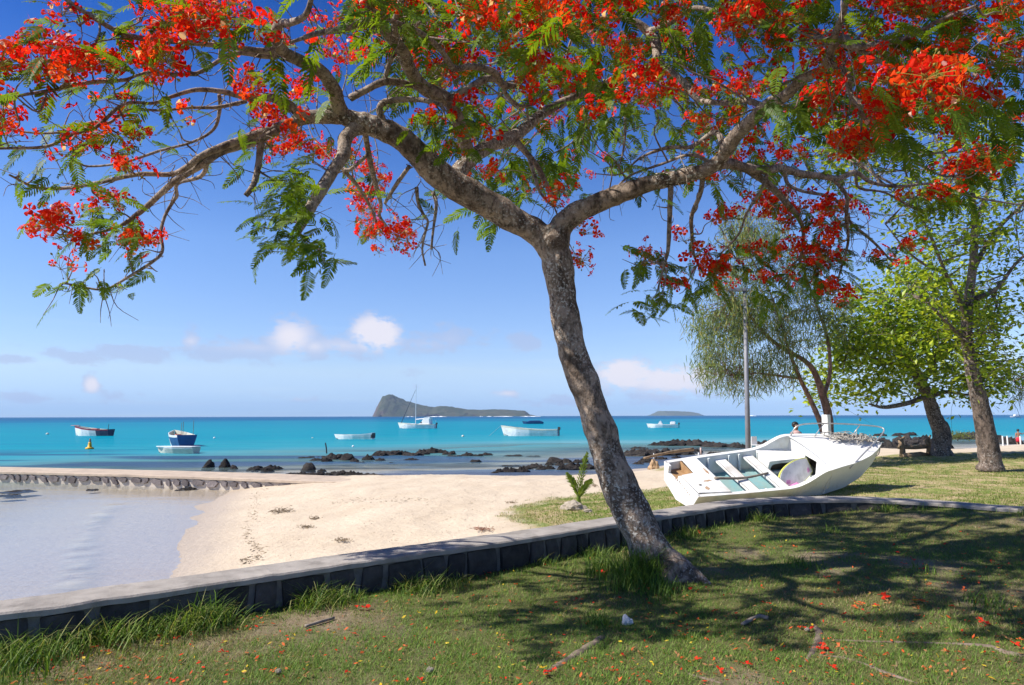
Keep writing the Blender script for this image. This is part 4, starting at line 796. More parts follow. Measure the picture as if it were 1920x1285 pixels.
# roots that surface in the lawn
M_root = simple('root_bark', (0.25, 0.19, 0.15), (0.15, 0.115, 0.09), 9, .9, .1, bmp=.8, bscale=30, world=True)
for pts in ([(1130, 1195, 11), (1085, 1225, 15), (1050, 1250, 12), (1020, 1268, 4)], [(1510, 1235, 4), (1530, 1205, 12), (1534, 1180, 9), (1520, 1165, 4)], [(1540, 1222, 8), (1600, 1232, 7), (1660, 1255, 9), (1720, 1275, 4)], [(1290, 1260, 5), (1330, 1270, 12), (1355, 1275, 6)], [(1560, 1195, 3), (1680, 1200, 5), (1840, 1210, 8), (1890, 1225, 10), (1940, 1235, 6)]):
    c = []
    for x, y, w in pts:
        g = G(x, y, 0.0); z = float(lawn_z(np.array(g.x), np.array(g.y))); d = (g - CAM).length; rr_ = w / 2 * d / FPX * 1.5; c.append((g.x, g.y, z - rr_ * .6, rr_))
    c = catmull(c, 6); m = MB(); m.tube(c[:, :3], np.maximum(c[:, 3], .004), 9, True, .25, 3); m.build('root', M_root, flame, smooth=True, world=True)

# ------------------------------------------------------------------ the boat wreck on the grass
M_gel = simple('weathered_gelcoat', (0.80, 0.79, 0.76), (0.72, 0.71, 0.68), 2.2, 0.42, 0.4, bmp=0.15, bscale=30, dirt=(0.46, 0.40, 0.31))
M_gelin = simple('inner_gelcoat', (0.72, 0.75, 0.73), (0.58, 0.62, 0.60), 3.0, 0.5, 0.3, dirt=(0.42, 0.38, 0.30))
M_keel = simple('dirty_keel', (0.16, 0.15, 0.13), (0.28, 0.25, 0.20), 3.0, 0.8, 0.2, dirt=(0.1, 0.09, 0.07))
M_floor = simple('turquoise_floor', (0.20, 0.40, 0.43), (0.30, 0.38, 0.36), 3.0, 0.5, 0.35, dirt=(0.25, 0.27, 0.22))
M_holeshade = simple('painted_hole_shade', (0.10, 0.085, 0.07), (0.16, 0.13, 0.10), 4, 0.9, 0.1)  # dark brown standing for the shade inside the boat's openings
M_rust = simple('rusty_liner', (0.42, 0.26, 0.13), (0.25, 0.15, 0.08), 6, 0.9, 0.1)
M_rail = simple('rail_metal', (0.62, 0.60, 0.57), (0.45, 0.40, 0.36), 12, 0.35, 0.5, metal=0.6)
M_oldwood = simple('grey_wood', (0.30, 0.25, 0.20), (0.18, 0.15, 0.12), 14, 0.85, 0.15, bmp=0.4, bscale=60)

wreck = empty('wrecked_boat'); WM = Matrix.Translation((3.126, 13.267, 0.0)) @ Matrix.Rotation(0.331, 4, 'Z') @ Matrix.Rotation(-0.068, 4, 'Y') @ Matrix.Rotation(0.494, 4, 'X')
wreck.matrix_world = WM
tag(wreck, 'old white open motor boat lying tilted on the grass behind the wall', 'boat')
BL = 4.8
def wb(t): return np.interp(t, [0, .2, .42, .6, .75, .86, .94, .985, 1], [.61, .68, .72, .69, .57, .40, .21, .07, .02])
def wz(t): return np.interp(t, [0, .40, .45, .50, .555, .585, .66, .80, 1], [.485, .485, .50, .58, .73, .775, .79, .79, .80])
def wk(t): return np.interp(t, [0, .6, .75, .86, .95, 1], [0, .0, .05, .15, .34, .55])
m = MB(); rings = []
for t in np.concatenate([np.linspace(0, .4, 9), np.linspace(.42, .62, 11), np.linspace(.66, 1, 14)]):
    b_, zs, zk = wb(t), wz(t), wk(t); c = .80 * b_; zc = zk + .13 * (1 - .5 * t); w = .075; zf = max(zk + .05, .09); x = t * BL - (1 - (zk / .55 if t > .9 else 0)) * 0
    bi_ = max(b_ - w, .01); ci = max(c - .05, .008)
    rings.append([(x, 0, zk), (x, -c, zc), (x, -b_, zs), (x, -bi_, zs), (x, -ci, max(zf, zc)), (x, 0, zf), (x, ci, max(zf, zc)), (x, bi_, zs), (x, b_, zs), (x, c, zc)])
n = 10; vs = [p for r in rings for p in r]
fs = [(i * n + j, i * n + (j + 1) % n, (i + 1) * n + (j + 1) % n, (i + 1) * n + j) for i in range(len(rings) - 1) for j in range(n)]
o = len(m.v); m.v += vs
for f in fs: m.f.append(f); j = f[0] % n; m.m.append(1 if j in (0, 9) else 2 if j in (3, 4, 5, 6) else 0)
m.f.append(tuple((len(rings) - 1) * n + j for j in range(n))); m.m.append(0)
m.build('hull', [M_gel, M_keel, M_gelin], wreck, bevel=0)
m = MB(); sec = [(-.61, .485), (-.49, .13), (0, 0.0), (.49, .13), (.61, .485), (.42, .485), (.40, .34), (.10, .34), (.08, .485)]
m.prism(sec, -.012, .05, 0); tr_ = m.build('transom', M_gel, wreck, bevel=.006)
m = MB(); m.prism([(.052, -.52), (.70, -.60), (.70, .60), (.36, .56), (.34, .10), (.052, .07)], .487, .505, 2); m.build('stern_deck', M_gel, wreck, bevel=.005)
m = MB(); m.box((.19, .33, .33), (.27, .5, .02)); m.box((.33, .33, .41), (.02, .5, .14)); m.build('motor_well', M_rust, wreck)
m = MB(); m.box((.70, 0, .30), (.02, 1.16, .37)); m.build('bulkhead', M_gelin, wreck)
m = MB(); m.prism([(.72, -.46), (1.9, -.50), (2.9, -.48), (2.9, .48), (1.9, .50), (.72, .46)], .138, .15, 2); m.build('floor', M_floor, wreck)
for x, w in ((1.30, .26), (1.98, .25)):
    m = MB(); m.prism([(x - w / 2, -.62), (x + w / 2, -.63), (x + w / 2, .63), (x - w / 2, .62)], .36, .40, 2); m.build('thwart', M_gel, wreck, bevel=.008)
for x in (.98, 1.64, 2.12):
    m = MB(); m.box((x, 0, .165), (.06, .92, .03)); m.build('floor_rib', M_gelin, wreck, bevel=.006)
for x in (1.0, 1.5, 1.75, 2.2):
    for sg in (-1, 1):
        bb_ = wb(x / BL); m = MB(); m.prism([(sg * (bb_ * .80 - .055), .16), (sg * (bb_ - .085), .46), (sg * (bb_ - .125), .46), (sg * (bb_ * .80 - .115), .16)], x - .02, x + .02, 0); m.build('rib', M_gelin, wreck)
for x in (1.19, 1.41, 1.87, 2.09):
    m = MB(); m.box((x, 0, .404), (.008, 1.1, .006)); m.build('thwart_seam', M_keel, wreck)
M_stain = simple('rust_stain', (.36, .20, .10), (.50, .38, .26), 14, .9)
for (x, y_, w_, h_) in ((.45, -.2, .10, .03), (.30, -.42, .05, .06), (.62, .1, .03, .12)):
    m = MB(); m.prism([(x - w_, y_ - h_ * .3), (x - w_ * .2, y_ - h_), (x + w_, y_ - h_ * .2), (x + w_ * .5, y_ + h_), (x - w_ * .6, y_ + h_ * .7)], .5055, .507, 2); m.build('rust_stain', M_stain, wreck)
# side locker with a rounded dark opening
lk = MB(); x0, x1, z0, z1, yy = 2.20, 2.93, .152, .47, .20
ro = [(x0, z0), (x1, z0), (x1, z1), (x0, z1)]
inn = []
for k in range(16):
    a = 2 * math.pi * k / 16; cx, sx_ = math.cos(a), math.sin(a)
    inn.append(((x0 + x1) / 2 - .05 + .25 * np.sign(cx) * abs(cx) ** .5, (z0 + z1) / 2 + .01 + .095 * np.sign(sx_) * abs(sx_) ** .5))
out = []
for k in range(16):
    a = 2 * math.pi * k / 16; cx, sx_ = math.cos(a), math.sin(a); s_ = max(abs(cx), abs(sx_)); out.append(((x0 + x1) / 2 + (x1 - x0) / 2 * cx / s_, (z0 + z1) / 2 + (z1 - z0) / 2 * sx_ / s_))
lk.add([(u, yy, v) for u, v in out] + [(u, yy, v) for u, v in inn] + [(u, yy + .03, v) for u, v in inn], [(k, (k + 1) % 16, 16 + (k + 1) % 16, 16 + k) for k in range(16)] + [(16 + k, 16 + (k + 1) % 16, 32 + (k + 1) % 16, 32 + k) for k in range(16)])
lk.box(((x0 + x1) / 2, .42, z1 + .012), (x1 - x0 + .04, .46, .022)); lk.box((x0 + .01, .41, (z0 + z1) / 2), (.02, .40, z1 - z0 - .01))
lko = lk.build('locker', M_gel, wreck)
m = MB(); m.box(((x0 + x1) / 2, .36, (z0 + z1) / 2), (x1 - x0 - .06, .02, z1 - z0 - .03)); m.build('locker_shade_panel', M_holeshade, lko)  # dark sheet inside the locker, shade of the opening put into its colour
# foredeck, bulkhead with the cuddy opening
xb = 2.95; tb_ = xb / BL
m = MB(); W, Zt = wb(tb_) - .02, wz(tb_)
op = [(-.30, .33), (-.02, .33), (.10, .62), (-.22, .66)]
fr_ = [(-W, .30), (W, .30), (W, Zt), (-W, Zt)]
def near_corner(p): return p
m.add([(xb, *p) for p in fr_] + [(xb, *p) for p in op] + [(xb + .03, *p) for p in op], [(0, 1, 5, 4), (1, 2, 6, 5), (2, 3, 7, 6), (3, 0, 4, 7), (4, 5, 9, 8), (5, 6, 10, 9), (6, 7, 11, 10), (7, 4, 8, 11)])
m.box((xb + .004, 0, .225), (.008, 2 * W - .12, .15)); bh = m.build('cuddy_bulkhead', M_gel, wreck)
m = MB(); m.box((xb + .35, -.1, .5), (.02, .7, .42)); m.build('cuddy_shade_panel', M_holeshade, bh)  # dark sheet that paints the shade within the cuddy opening
m = MB(); rings = []
for t in np.linspace(tb_ - .01, .985, 14):
    b_ = max(wb(t) - .06, .012); z = wz(t) - .012; rings.append([(t * BL, y_ * b_, z + .07 * b_ * (1 - y_ * y_)) for y_ in np.linspace(-1, 1, 9)])
m.loft(rings, closed=False); m.build('foredeck', M_gel, wreck, smooth=True)
m = MB(); m.prism([(2.55, .0), (3.0, -.1), (3.0, .35), (2.6, .34)], .66, .69, 2)
# bow rail
rp_ = catmull([(2.95, .60, .77), (3.05, .61, .98), (3.3, .56, 1.06), (3.9, .40, 1.10), (4.45, .17, 1.14), (4.70, 0, 1.15), (4.55, -.15, 1.10), (4.1, -.34, .97), (3.6, -.54, .80), (3.42, -.60, .70)], 7)
rail = MB(); rail.tube(rp_, .014, 8); rl = rail.build('bow_rail', M_rail, wreck, smooth=True)
for a, b_ in (((3.45, .46, .80), (3.62, .48, 1.085)), ((4.15, .22, .80), (4.32, .22, 1.13)), ((4.2, -.22, .8), (4.28, -.27, 1.025))):
    m = MB(); m.tube([a, b_], .011, 7); m.build('stanchion', M_rail, rl, smooth=True)
# registration smudges on the transom
M_print = simple('worn_lettering', (0.10, 0.12, 0.16), (0.45, 0.28, 0.18), 40, .7)
m = MB(); r_ = random.Random(4)
for k in range(9):
    y_ = -.36 + k * .062; z_ = .40 - abs(y_) * .10; m.box((-.0145, y_, z_), (.004, .016, r_.uniform(.02, .045))); 
    if k % 2: m.box((-.0147, y_ + .014, z_ - .012), (.004, .03, .008))
m.build('worn_lettering', M_print, tr_)
m = MB(); m.box((.22, -.30, .511), (.05, .03, .012)); m.build('cleat', M_keel, wreck)

# things lying in the wreck
def wpos(p): return WM @ Vector(p)
def boat_thing(name, mb, mats, label, cat, smooth=False, bevel=0):
    o = mb.build(name, mats, None, smooth, bevel); o.matrix_world = WM; tag(o, label, cat); return o
m = MB(); m.tube(catmull([(.62, -.18, .53), (1.3, -.16, .44), (1.95, -.08, .425)], 6), np.linspace(.028, .02, 13), 8); boat_thing('broken_oar', m, M_oldwood, 'grey broken oar shaft lying across the benches of the wrecked boat', 'oar', True)
M_bfoam = simple('board_foam', (0.74, 0.72, 0.70), (0.60, 0.58, 0.57), 6, .6, .2, dirt=(0.35, .33, .32)); M_lime = simple('lime_rim', (0.55, 0.60, 0.08), (0.62, 0.58, 0.16), 8, .5)
M_pink = simple('pink_print', (0.42, 0.14, 0.30), (0.62, 0.30, 0.50), 9, .6)
bd = empty('bodyboard'); bd.matrix_world = WM @ Matrix.Translation((2.55, -.16, .40)) @ Matrix.Rotation(R_(14), 4, 'Z') @ Matrix.Rotation(R_(-13), 4, 'Y') @ Matrix.Rotation(R_(52), 4, 'X')
tag(bd, 'white bodyboard with lime rim leaning on edge in the wrecked boat', 'bodyboard')
def board(s_, z0, z1, mat, nm):
    m = MB(); prof = []
    for k in range(14):
        x = -.5 + k / 13 * 1.0; w = .26 * math.sqrt(max(0, 1 - (2 * (x + .02)) ** 2 * .97)) if x < 0 else .26 * (1 - .35 * (2 * x) ** 2.2); prof.append((x, w))
    poly = [(x * s_, w * s_) for x, w in prof] + [(x * s_, -w * s_) for x, w in prof[::-1]]; m.prism(poly, z0, z1, 2); return m.build(nm, mat, bd, bevel=0)
board(.88, -.025, .012, M_lime, 'rim'); board(.83, -.032, .022, M_bfoam, 'deck')
m = MB(); m.prism([(-.34, -.08), (-.24, -.11), (-.20, -.05), (-.29, -.02)], .0225, .0255, 2); m.build('print', M_pink, bd); m = MB(); m.prism([(.28, -.12), (.36, -.1), (.35, -.02), (.30, -.05)], .0225, .0255, 2); m.build('print', M_pink, bd)
m = MB(); r_ = np.random.default_rng(5); rings = []
for k in range(9):
    a_ = k / 8 * math.pi; ring = [(2.45 + .20 * (k - 4) / 4 + .02 * r_.normal(), -.40 + .09 * math.cos(q_ / 9 * 6.28) * math.sin(a_ + .05),   .25 + (.08 + .03 * r_.random()) * math.sin(q_ / 9 * 6.28) * math.sin(a_ + .05)) for q_ in range(9)]; rings.append(ring)
m.loft(rings); boat_thing('crumpled_cloth', m, M_pink, 'crumpled pink and dark cloth beside the bodyboard in the wrecked boat', 'cloth', True)
m = MB(); m.tube([(1.62, -.40, .16), (1.64, -.38, .30)], [.035, .012], 7); boat_thing('blue_bottle', m, simple('blue_plastic', (0.05, 0.30, 0.60), (0.1, .4, .7), 5, .3), 'small blue plastic scrap standing between the benches of the wrecked boat', 'bottle', True)
M_rope = simple('grey_rope', (0.50, 0.46, 0.40), (0.28, 0.25, 0.21), 60, .9, .1, bmp=.5, bscale=150)
rope = MB(); r_ = np.random.default_rng(12)
for k in range(9):
    c0 = np.array([3.75 + .85 * r_.random(), 0, 0]); c0[1] = .30 - .36 * (c0[0] - 3.75); c0[2] = .845; pts = []
    a = r_.uniform(0, 6.28)
    for i in range(26):
        a += r_.normal(.55, .35); rr = .10 + .05 * r_.normal(); pts.append((c0[0] + rr * 1.5 * math.cos(a) + r_.normal(0, .03), c0[1] + rr * math.sin(a) + r_.normal(0, .02), c0[2] + .02 + abs(r_.normal(0, .045))))
    rope.tube(catmull(pts, 3), .0085, 5)
rope.tube(catmull([(4.6, .05, .85), (4.72, -.05, .75), (4.68, -.12, .6), (4.6, -.1, .52)], 5), .009, 5)
boat_thing('rope_heap', rope, M_rope, 'tangled heap of grey rope on the bow of the wrecked boat', 'rope', True)

# ------------------------------------------------------------------ boats afloat
M_white = simple('boat_white', (0.78, 0.78, 0.76), (0.66, 0.67, 0.66), 1.5, .45, .4, dirt=(0.5, .48, .42)); M_blue = simple('boat_blue', (0.025, 0.10, 0.26), (0.02, 0.07, 0.18), 2, .5); M_navy = simple('boat_navy', (0.02, 0.03, 0.07), (0.03, .05, .09), 2, .5)
M_maroon = simple('boat_maroon', (0.22, 0.03, 0.05), (0.15, .02, .04), 3, .5); M_cream = simple('boat_cream', (0.60, 0.60, 0.50), (0.5, .5, .42), 2, .5, dirt=(.4, .36, .28)); M_dark = simple('boat_dark', (0.03, 0.03, 0.035), (0.06, .055, .05), 4, .6)
M_redin = simple('boat_red', (0.45, 0.06, 0.04), (0.6, .35, .28), 2, .6); M_pinkw = simple('pink_wood', (0.55, 0.32, 0.30), (.4, .22, .2), 5, .7); M_steel = simple('mast_alloy', (0.70, 0.71, 0.72), (.6, .6, .62), 4, .3, .5, metal=.4)
def dory(root, L, B, H, bow=.45, stern=.12, mats=(), split=None, strake=None, keel=None, tb=.62, nst=17):
    """open boat, bow at -x, stern at +x, waterline z=0. mats: hull, stern colour, strake, inside"""
    hull, sternm, strk, inside_ = mats; rings = []; ts = np.linspace(0, 1, nst)
    for t in ts:
        b_ = B / 2 * (np.interp(t, [0, .08, .25, .5, .8, 1], [.02, .34, .78, 1, .94, tb])); zs = H + bow * H * (1 - t) ** 2.2 + stern * H * t ** 3; zk = -.18 + .55 * (1 - min(t / .12, 1)) * H
        x = (t - .5) * L; rk = -.06 * L * max(0, 1 - t / .1)
        q_ = [(0, zk), (-.62 * b_, zk + .08), (-.84 * b_, zs * .42), (-.96 * b_, zs * .80), (-b_, zs), (-(b_ - .05 * min(1, b_ * 8)), zs), (-.80 * b_, zs * .45), (-.5 * b_, .05)]
        full = q_ + [(-y_, z_) for y_, z_ in q_[:0:-1]]
        rings.append([(x + rk * max(z_, 0) / max(zs, .1), y_, z_) for y_, z_ in full])
    m = MB(); n_ = len(rings[0])
    m.v += [p for r in rings for p in r]
    for i in range(nst - 1):
        for j in range(n_):
            jj = j if j < 8 else n_ - 1 - j
            mi = (2 if (strk and jj == 3) else 1 if (split and ts[i] >= split) else 0) if jj < 4 else (0 if jj == 4 else 3)
            if jj == 0 and keel: mi = 4
            m.f.append((i * n_ + j, i * n_ + (j + 1) % n_, (i + 1) * n_ + (j + 1) % n_, (i + 1) * n_ + j)); m.m.append(mi)
    last = rings[-1]
    ml = [hull, sternm, strk or hull, inside_, M_dark]
    m.build('hull', ml, root)
    tm = MB(); k = [last[j] for j in (0, 1, 2, 3, 4)]; poly = [(p[1], p[2]) for p in k] + [(-p[1], p[2]) for p in k[:0:-1]]
    tm.prism(poly, L / 2 - .04, L / 2 + .004, 0); tm.build('transom', sternm if split else hull, root)
    for t in (.3, .55, .78):
        b_ = B * np.interp(t, [0, .25, .5, .8, 1], [.1, .74, .94, .88, .6]); tw = MB(); tw.box(((t - .5) * L, 0, H * .62), (.22, b_ * .92, .035)); tw.build('thwart', inside_, root)
def afloat(name, px, py, rz, label, cat='boat', group='boats anchored in the lagoon'):
    g = G(px, py, SEA); o = empty(name, (g.x, g.y, SEA), R_(rz)); return tag(o, label, cat, group)
def outboard(root, L, H, col):
    m = MB(); m.box((L / 2 + .16, 0, H * 1.05), (.30, .26, .36)); m.box((L / 2 + .14, 0, H * .45), (.14, .12, .7)); m.build('outboard_motor', col, root, bevel=.03)
bo = afloat('fishing_boat', 175, 817.5, -16, 'white and black fishing boat with maroon stripe and pink bowsprit, far left in the lagoon')
dory(bo, 5.6, 1.6, .78, .65, .1, (M_white, M_navy, M_maroon, M_cream), .66, True, True, .7)
m = MB(); m.box((-3.0, 0, 1.32), (1.3, .22, .07)); m.build('bowsprit', M_pinkw, bo)
m = MB(); m.tube([(2.0, .3, .7), (2.05, .3, 1.5)], .03, 6); m.build('post', M_dark, bo)
for dx in (-1.2, .2): m = MB(); m.box((dx, .1, .85), (.9, .5, .16)); m.build('net_bundle', M_redin if dx > 0 else M_cream, bo, bevel=.04)
bo = afloat('rowing_boat', 338, 836, 0, 'white boat with dark blue stern moored behind the low cream dinghy'); bo.rotation_euler.z = R_(-52)
dory(bo, 4.3, 1.9, .85, .5, .1, (M_white, M_blue, M_white, M_cream), .5, False, True, .8)
for x, y, h in ((-1.3, .3, 1.9), (1.6, -.2, 2.0), (1.9, .5, 2.1)):
    m = MB(); m.tube([(x, y, .5), (x + .08, y, h)], .022, 6); m.build('pole', M_oldwood, bo)
m = MB(); m.box((-.9, 0, .85), (.6, .5, .16)); m.build('net_bundle', M_redin, bo, bevel=.05)
bo = afloat('flat_dinghy', 333, 849.5, -14, 'low cream flat decked dinghy floating nearest the shore beside yellow buoy')
dory(bo, 2.9, 1.1, .36, .25, .05, (M_cream, M_cream, M_white, M_white), None, True, True, .75)
m = MB(); m.prism([(-1.72, 0), (-1.35, .32), (0, .55), (1.42, .42), (1.42, -.42), (0, -.55), (-1.35, -.32)], .40, .44, 2); m.build('deck', M_white, bo)
bo = afloat('pirogue', 665, 823.5, -14, 'slim white pirogue with dark stern floating left of the sailboat')
dory(bo, 4.3, 1.2, .44, .15, .55, (M_white, M_white, M_white, M_cream), None, False, True, .7)
m = MB(); m.box((2.1, 0, .38), (.2, .8, .5)); m.build('stern_block', M_dark, bo, bevel=.03)
bo = afloat('pointed_boat', 995, 817.5, -13, 'pale green white open boat with high pointed bow beside the leaning trunk')
dory(bo, 6.6, 1.9, .72, .75, .12, (M_white, M_white, M_cream, M_cream), None, True, True, .75); outboard(bo, 6.6, .85, M_dark)
m = MB(); m.tube([(-3.7, 0, 1.2), (-5.2, 0, -.05)], .012, 5); m.build('mooring_line', M_rope, bo)
bo = afloat('covered_boat', 1000, 795, 4, 'dark blue covered boat small and far behind the pointed boat')
dory(bo, 6.0, 1.8, .55, .4, .1, (M_blue, M_blue, M_navy, M_navy), None, True, True)
m = MB(); m.prism([(-2.2, .5), (-1.2, .95), (1.8, 1.0), (2.9, .6)], -.75, .75, 1); m.build('cover', M_blue, bo)
# sailing boat
bo = afloat('sailboat', 783, 803.5, -16, 'white sailboat with bare mast and cabin anchored before the wedge island')
dory(bo, 7.6, 2.4, .75, .55, .12, (M_white, M_white, M_cream, M_white), None, True, True, .75)
m = MB(); m.prism([(-3.6, 0), (-2.6, .7), (0, 1.1), (3.7, .9), (3.7, -.9), (0, -1.1), (-2.6, -.7)], .72, .78, 2); m.build('deck', M_white, bo)
m = MB(); m.prism([(.2, .78), (1.0, 1.1), (1.6, 2.1), (2.9, 2.15), (2.7, 1.7), (2.8, .78)], -.75, .75, 1); cb = m.build('cabin', M_white, bo, bevel=.04)
m = MB(); m.box((1.05, -.757, 1.15), (.32, .012, .24)); m.build('window', M_dark, cb)
m = MB(); m.tube([(-.45, 0, .7), (-.42, 0, 8.6)], [.075, .055], 8); m.build('mast', M_steel, bo)
m = MB(); m.tube([(-.4, 0, 1.75), (2.7, 0, 2.05)], .09, 7); m.build('boom', M_white, bo)
m = MB(); m.tube([(-3.5, 0, 1.1), (-.5, 0, 7.6)], [.07, .03], 6); m.build('forestay_with_furled_sail', M_navy, bo)
m = MB(); m.tube([(2.9, .6, .8), (2.9, .6, 1.9)], .03, 5); m.tube([(3.6, .6, .8), (3.6, .6, 1.5)], .03, 5); m.build('rail', M_steel, bo)
outboard(bo, 7.7, .9, M_dark)
# motor boats
bo = afloat('motor_boat', 1243, 802.5, -16, 'white motor boat with black outboard under the small far island')
dory(bo, 5.6, 2.0, .62, .35, .05, (M_white, M_white, M_white, M_white), None, False, True, .8); outboard(bo, 5.8, .8, M_dark)
m = MB(); m.prism([(-1.0, .6), (-.5, 1.35), (-.35, 1.35), (.0, .6)], -.6, .6, 1); m.build('windscreen_console', M_white, bo, bevel=.03)
m = MB(); m.box((1.9, 0, .9), (1.0, 1.3, .6)); m.build('stern_seat', M_white, bo, bevel=.1)
g = G(1904, 783, SEA); bo = tag(empty('speeding_boat', (g.x, g.y, SEA), R_(5)), 'tiny white motor boat near the right edge of the horizon', 'boat', 'boats anchored in the lagoon')
dory(bo, 9.0, 2.8, 1.0, .4, .05, (M_white, M_white, M_white, M_white), None, False, True, .8)
m = MB(); m.prism([(-1.5, .9), (-.6, 2.4), (2.0, 2.5), (2.4, .9)], -1.1, 1.1, 1); m.build('cabin', M_white, bo, bevel=.1)
# buoys and stakes
M_yel = simple('buoy_yellow', (0.75, 0.42, 0.02), (0.6, .3, .02), 4, .5)
g = G(168, 841.5, SEA); bu = tag(empty('channel_buoy', (g.x, g.y, SEA)), 'yellow conical channel buoy with a grey topmark', 'buoy'); bu.scale = (.8, .8, .8)
m = MB(); pr = [(.0, -.1), (.33, -.08), (.38, .05), (.30, .12), (.19, .16), (.14, .5), (.12, .62)]
m.loft([[(r * math.cos(a * math.pi / 8), r * math.sin(a * math.pi / 8), z) for a in range(16)] for r, z in pr[1:]]); m.build('float', M_yel, bu, smooth=True)
m = MB(); m.tube([(0, 0, .6), (0, 0, .72), (0, 0, .95)], [.11, .10, .07], 10); m.build('topmark', simple('topmark_grey', (.35, .24, .18), (.2, .15, .12), 8), bu)
for (x, y, r, col, lab) in [(868, 819, .16, M_cream, 'small pale round mooring buoy between the sailboat and pointed boat'), (89, 815, .2, M_cream, 'small pale mooring buoy left of the maroon striped boat'), (662, 838, .10, M_white, 'tiny white float just off the dark rocks'), (402, 822, .12, M_white, 'tiny white float right of the blue sterned boat'), (586, 822, .10, M_cream, 'tiny pale float left of the slim pirogue')]:
    g = G(x, y, SEA); m = MB(); m.loft([[(r * math.cos(t) * math.cos(a * math.pi / 6), r * math.cos(t) * math.sin(a * math.pi / 6), r * .9 * math.sin(t) + r * .3) for a in range(12)] for t in np.linspace(-1.4, 1.4, 8)])
    o = m.build('mooring_buoy', col, None, True); o.location = (g.x, g.y, SEA); tag(o, lab, 'buoy')
g = G(613, 850, SEA); m = MB(); m.tube([(0, 0, -.2), (-.05, 0, .35), (-.12, 0, .68)], [.05, .045, .04], 7); o = m.build('mooring_stake', M_dark, None); o.location = g; tag(o, 'dark leaning stake standing in the water behind the reef rocks', 'stake')

# ------------------------------------------------------------------ basalt on the shore
M_rock = simple('shore_basalt', (0.022, 0.020, 0.020), (0.055, 0.048, 0.044), 3.5, 0.9, 0.12, bmp=0.9, bscale=9, dist=0.08, dirt=(0.075, 0.062, 0.045), rand=.25)
M_rockwet = simple('wet_rock', (0.02, 0.02, 0.024), (0.05, 0.047, 0.047), 4, 0.35, 0.5, bmp=0.8, bscale=9, dist=0.06, rand=.25)
def rock_mesh(seed, sub=3, rough=.42):
    bm = bmesh.new(); bmesh.ops.create_icosphere(bm, subdivisions=sub, radius=1.0); off = Vector((seed * 7.3, seed * 3.1, seed))
    for v in bm.verts:
        p = v.co.copy(); d = 1 + rough * mnoise.noise(p * 1.1 + off) + rough * .55 * mnoise.noise(p * 2.6 + off) + rough * .22 * mnoise.noise(p * 6 + off); v.co = p * d
        if v.co.z < -.25: v.co.z = -.25 + (v.co.z + .25) * .3
    me = bpy.data.meshes.new('rock'); bm.to_mesh(me); bm.free(); me.materials.append(M_rock); me.polygons.foreach_set('use_smooth', np.full(len(me.polygons), True)); return me
def outcrop_mesh(seed):
    """low lumpy ledge of lava"""
    bm = bmesh.new(); bmesh.ops.create_icosphere(bm, subdivisions=4, radius=1.0); off = Vector((seed * 5.7, seed * 2.3, seed))
    for v in bm.verts:
        p = v.co.copy(); d = 1 + .3 * mnoise.noise(p * 1.3 + off) + .16 * mnoise.noise(p * 4 + off); h = .45 + 1.1 * abs(mnoise.noise(Vector((p.x * 2.2, p.y * 2.2, seed)))) + .5 * abs(mnoise.noise(Vector((p.x * 5.5, p.y * 5.5, seed + 4))))
        v.co = Vector((p.x * d, p.y * d, max(p.z, -.3) * h))
    me = bpy.data.meshes.new('rock'); bm.to_mesh(me); bm.free(); me.materials.append(M_rock); me.polygons.foreach_set('use_smooth', np.full(len(me.polygons), False)); return me
ROCKS = [rock_mesh(i) for i in range(8)]
LEDGES = [outcrop_mesh(i + 20) for i in range(6)]
def rock_at(px, py, w, h, label, group=None, z=SEA, k=None, name='rock'):
    g = G(px, py, z); d = (g - CAM).length; sx_ = w / 2 * d / FPX; sz = max(h * d / FPX, .05)
    o = link(name, ROCKS[k] if k is not None else LEDGES[int(rng.integers(6))] if w > 2.2 * h else ROCKS[int(rng.integers(8))]); o.location = (g.x, g.y + sx_ * .5, z - .04); o.scale = (sx_ * 1.18, sx_ * rng.uniform(.7, 1.1), sz * (1.15 if w > 2.2 * h and k is None else .8)); o.rotation_euler = (0, 0, rng.uniform(-.5, .5) if w > 2 * h else rng.uniform(0, 6.28))
    return tag(o, label, 'rock', group)
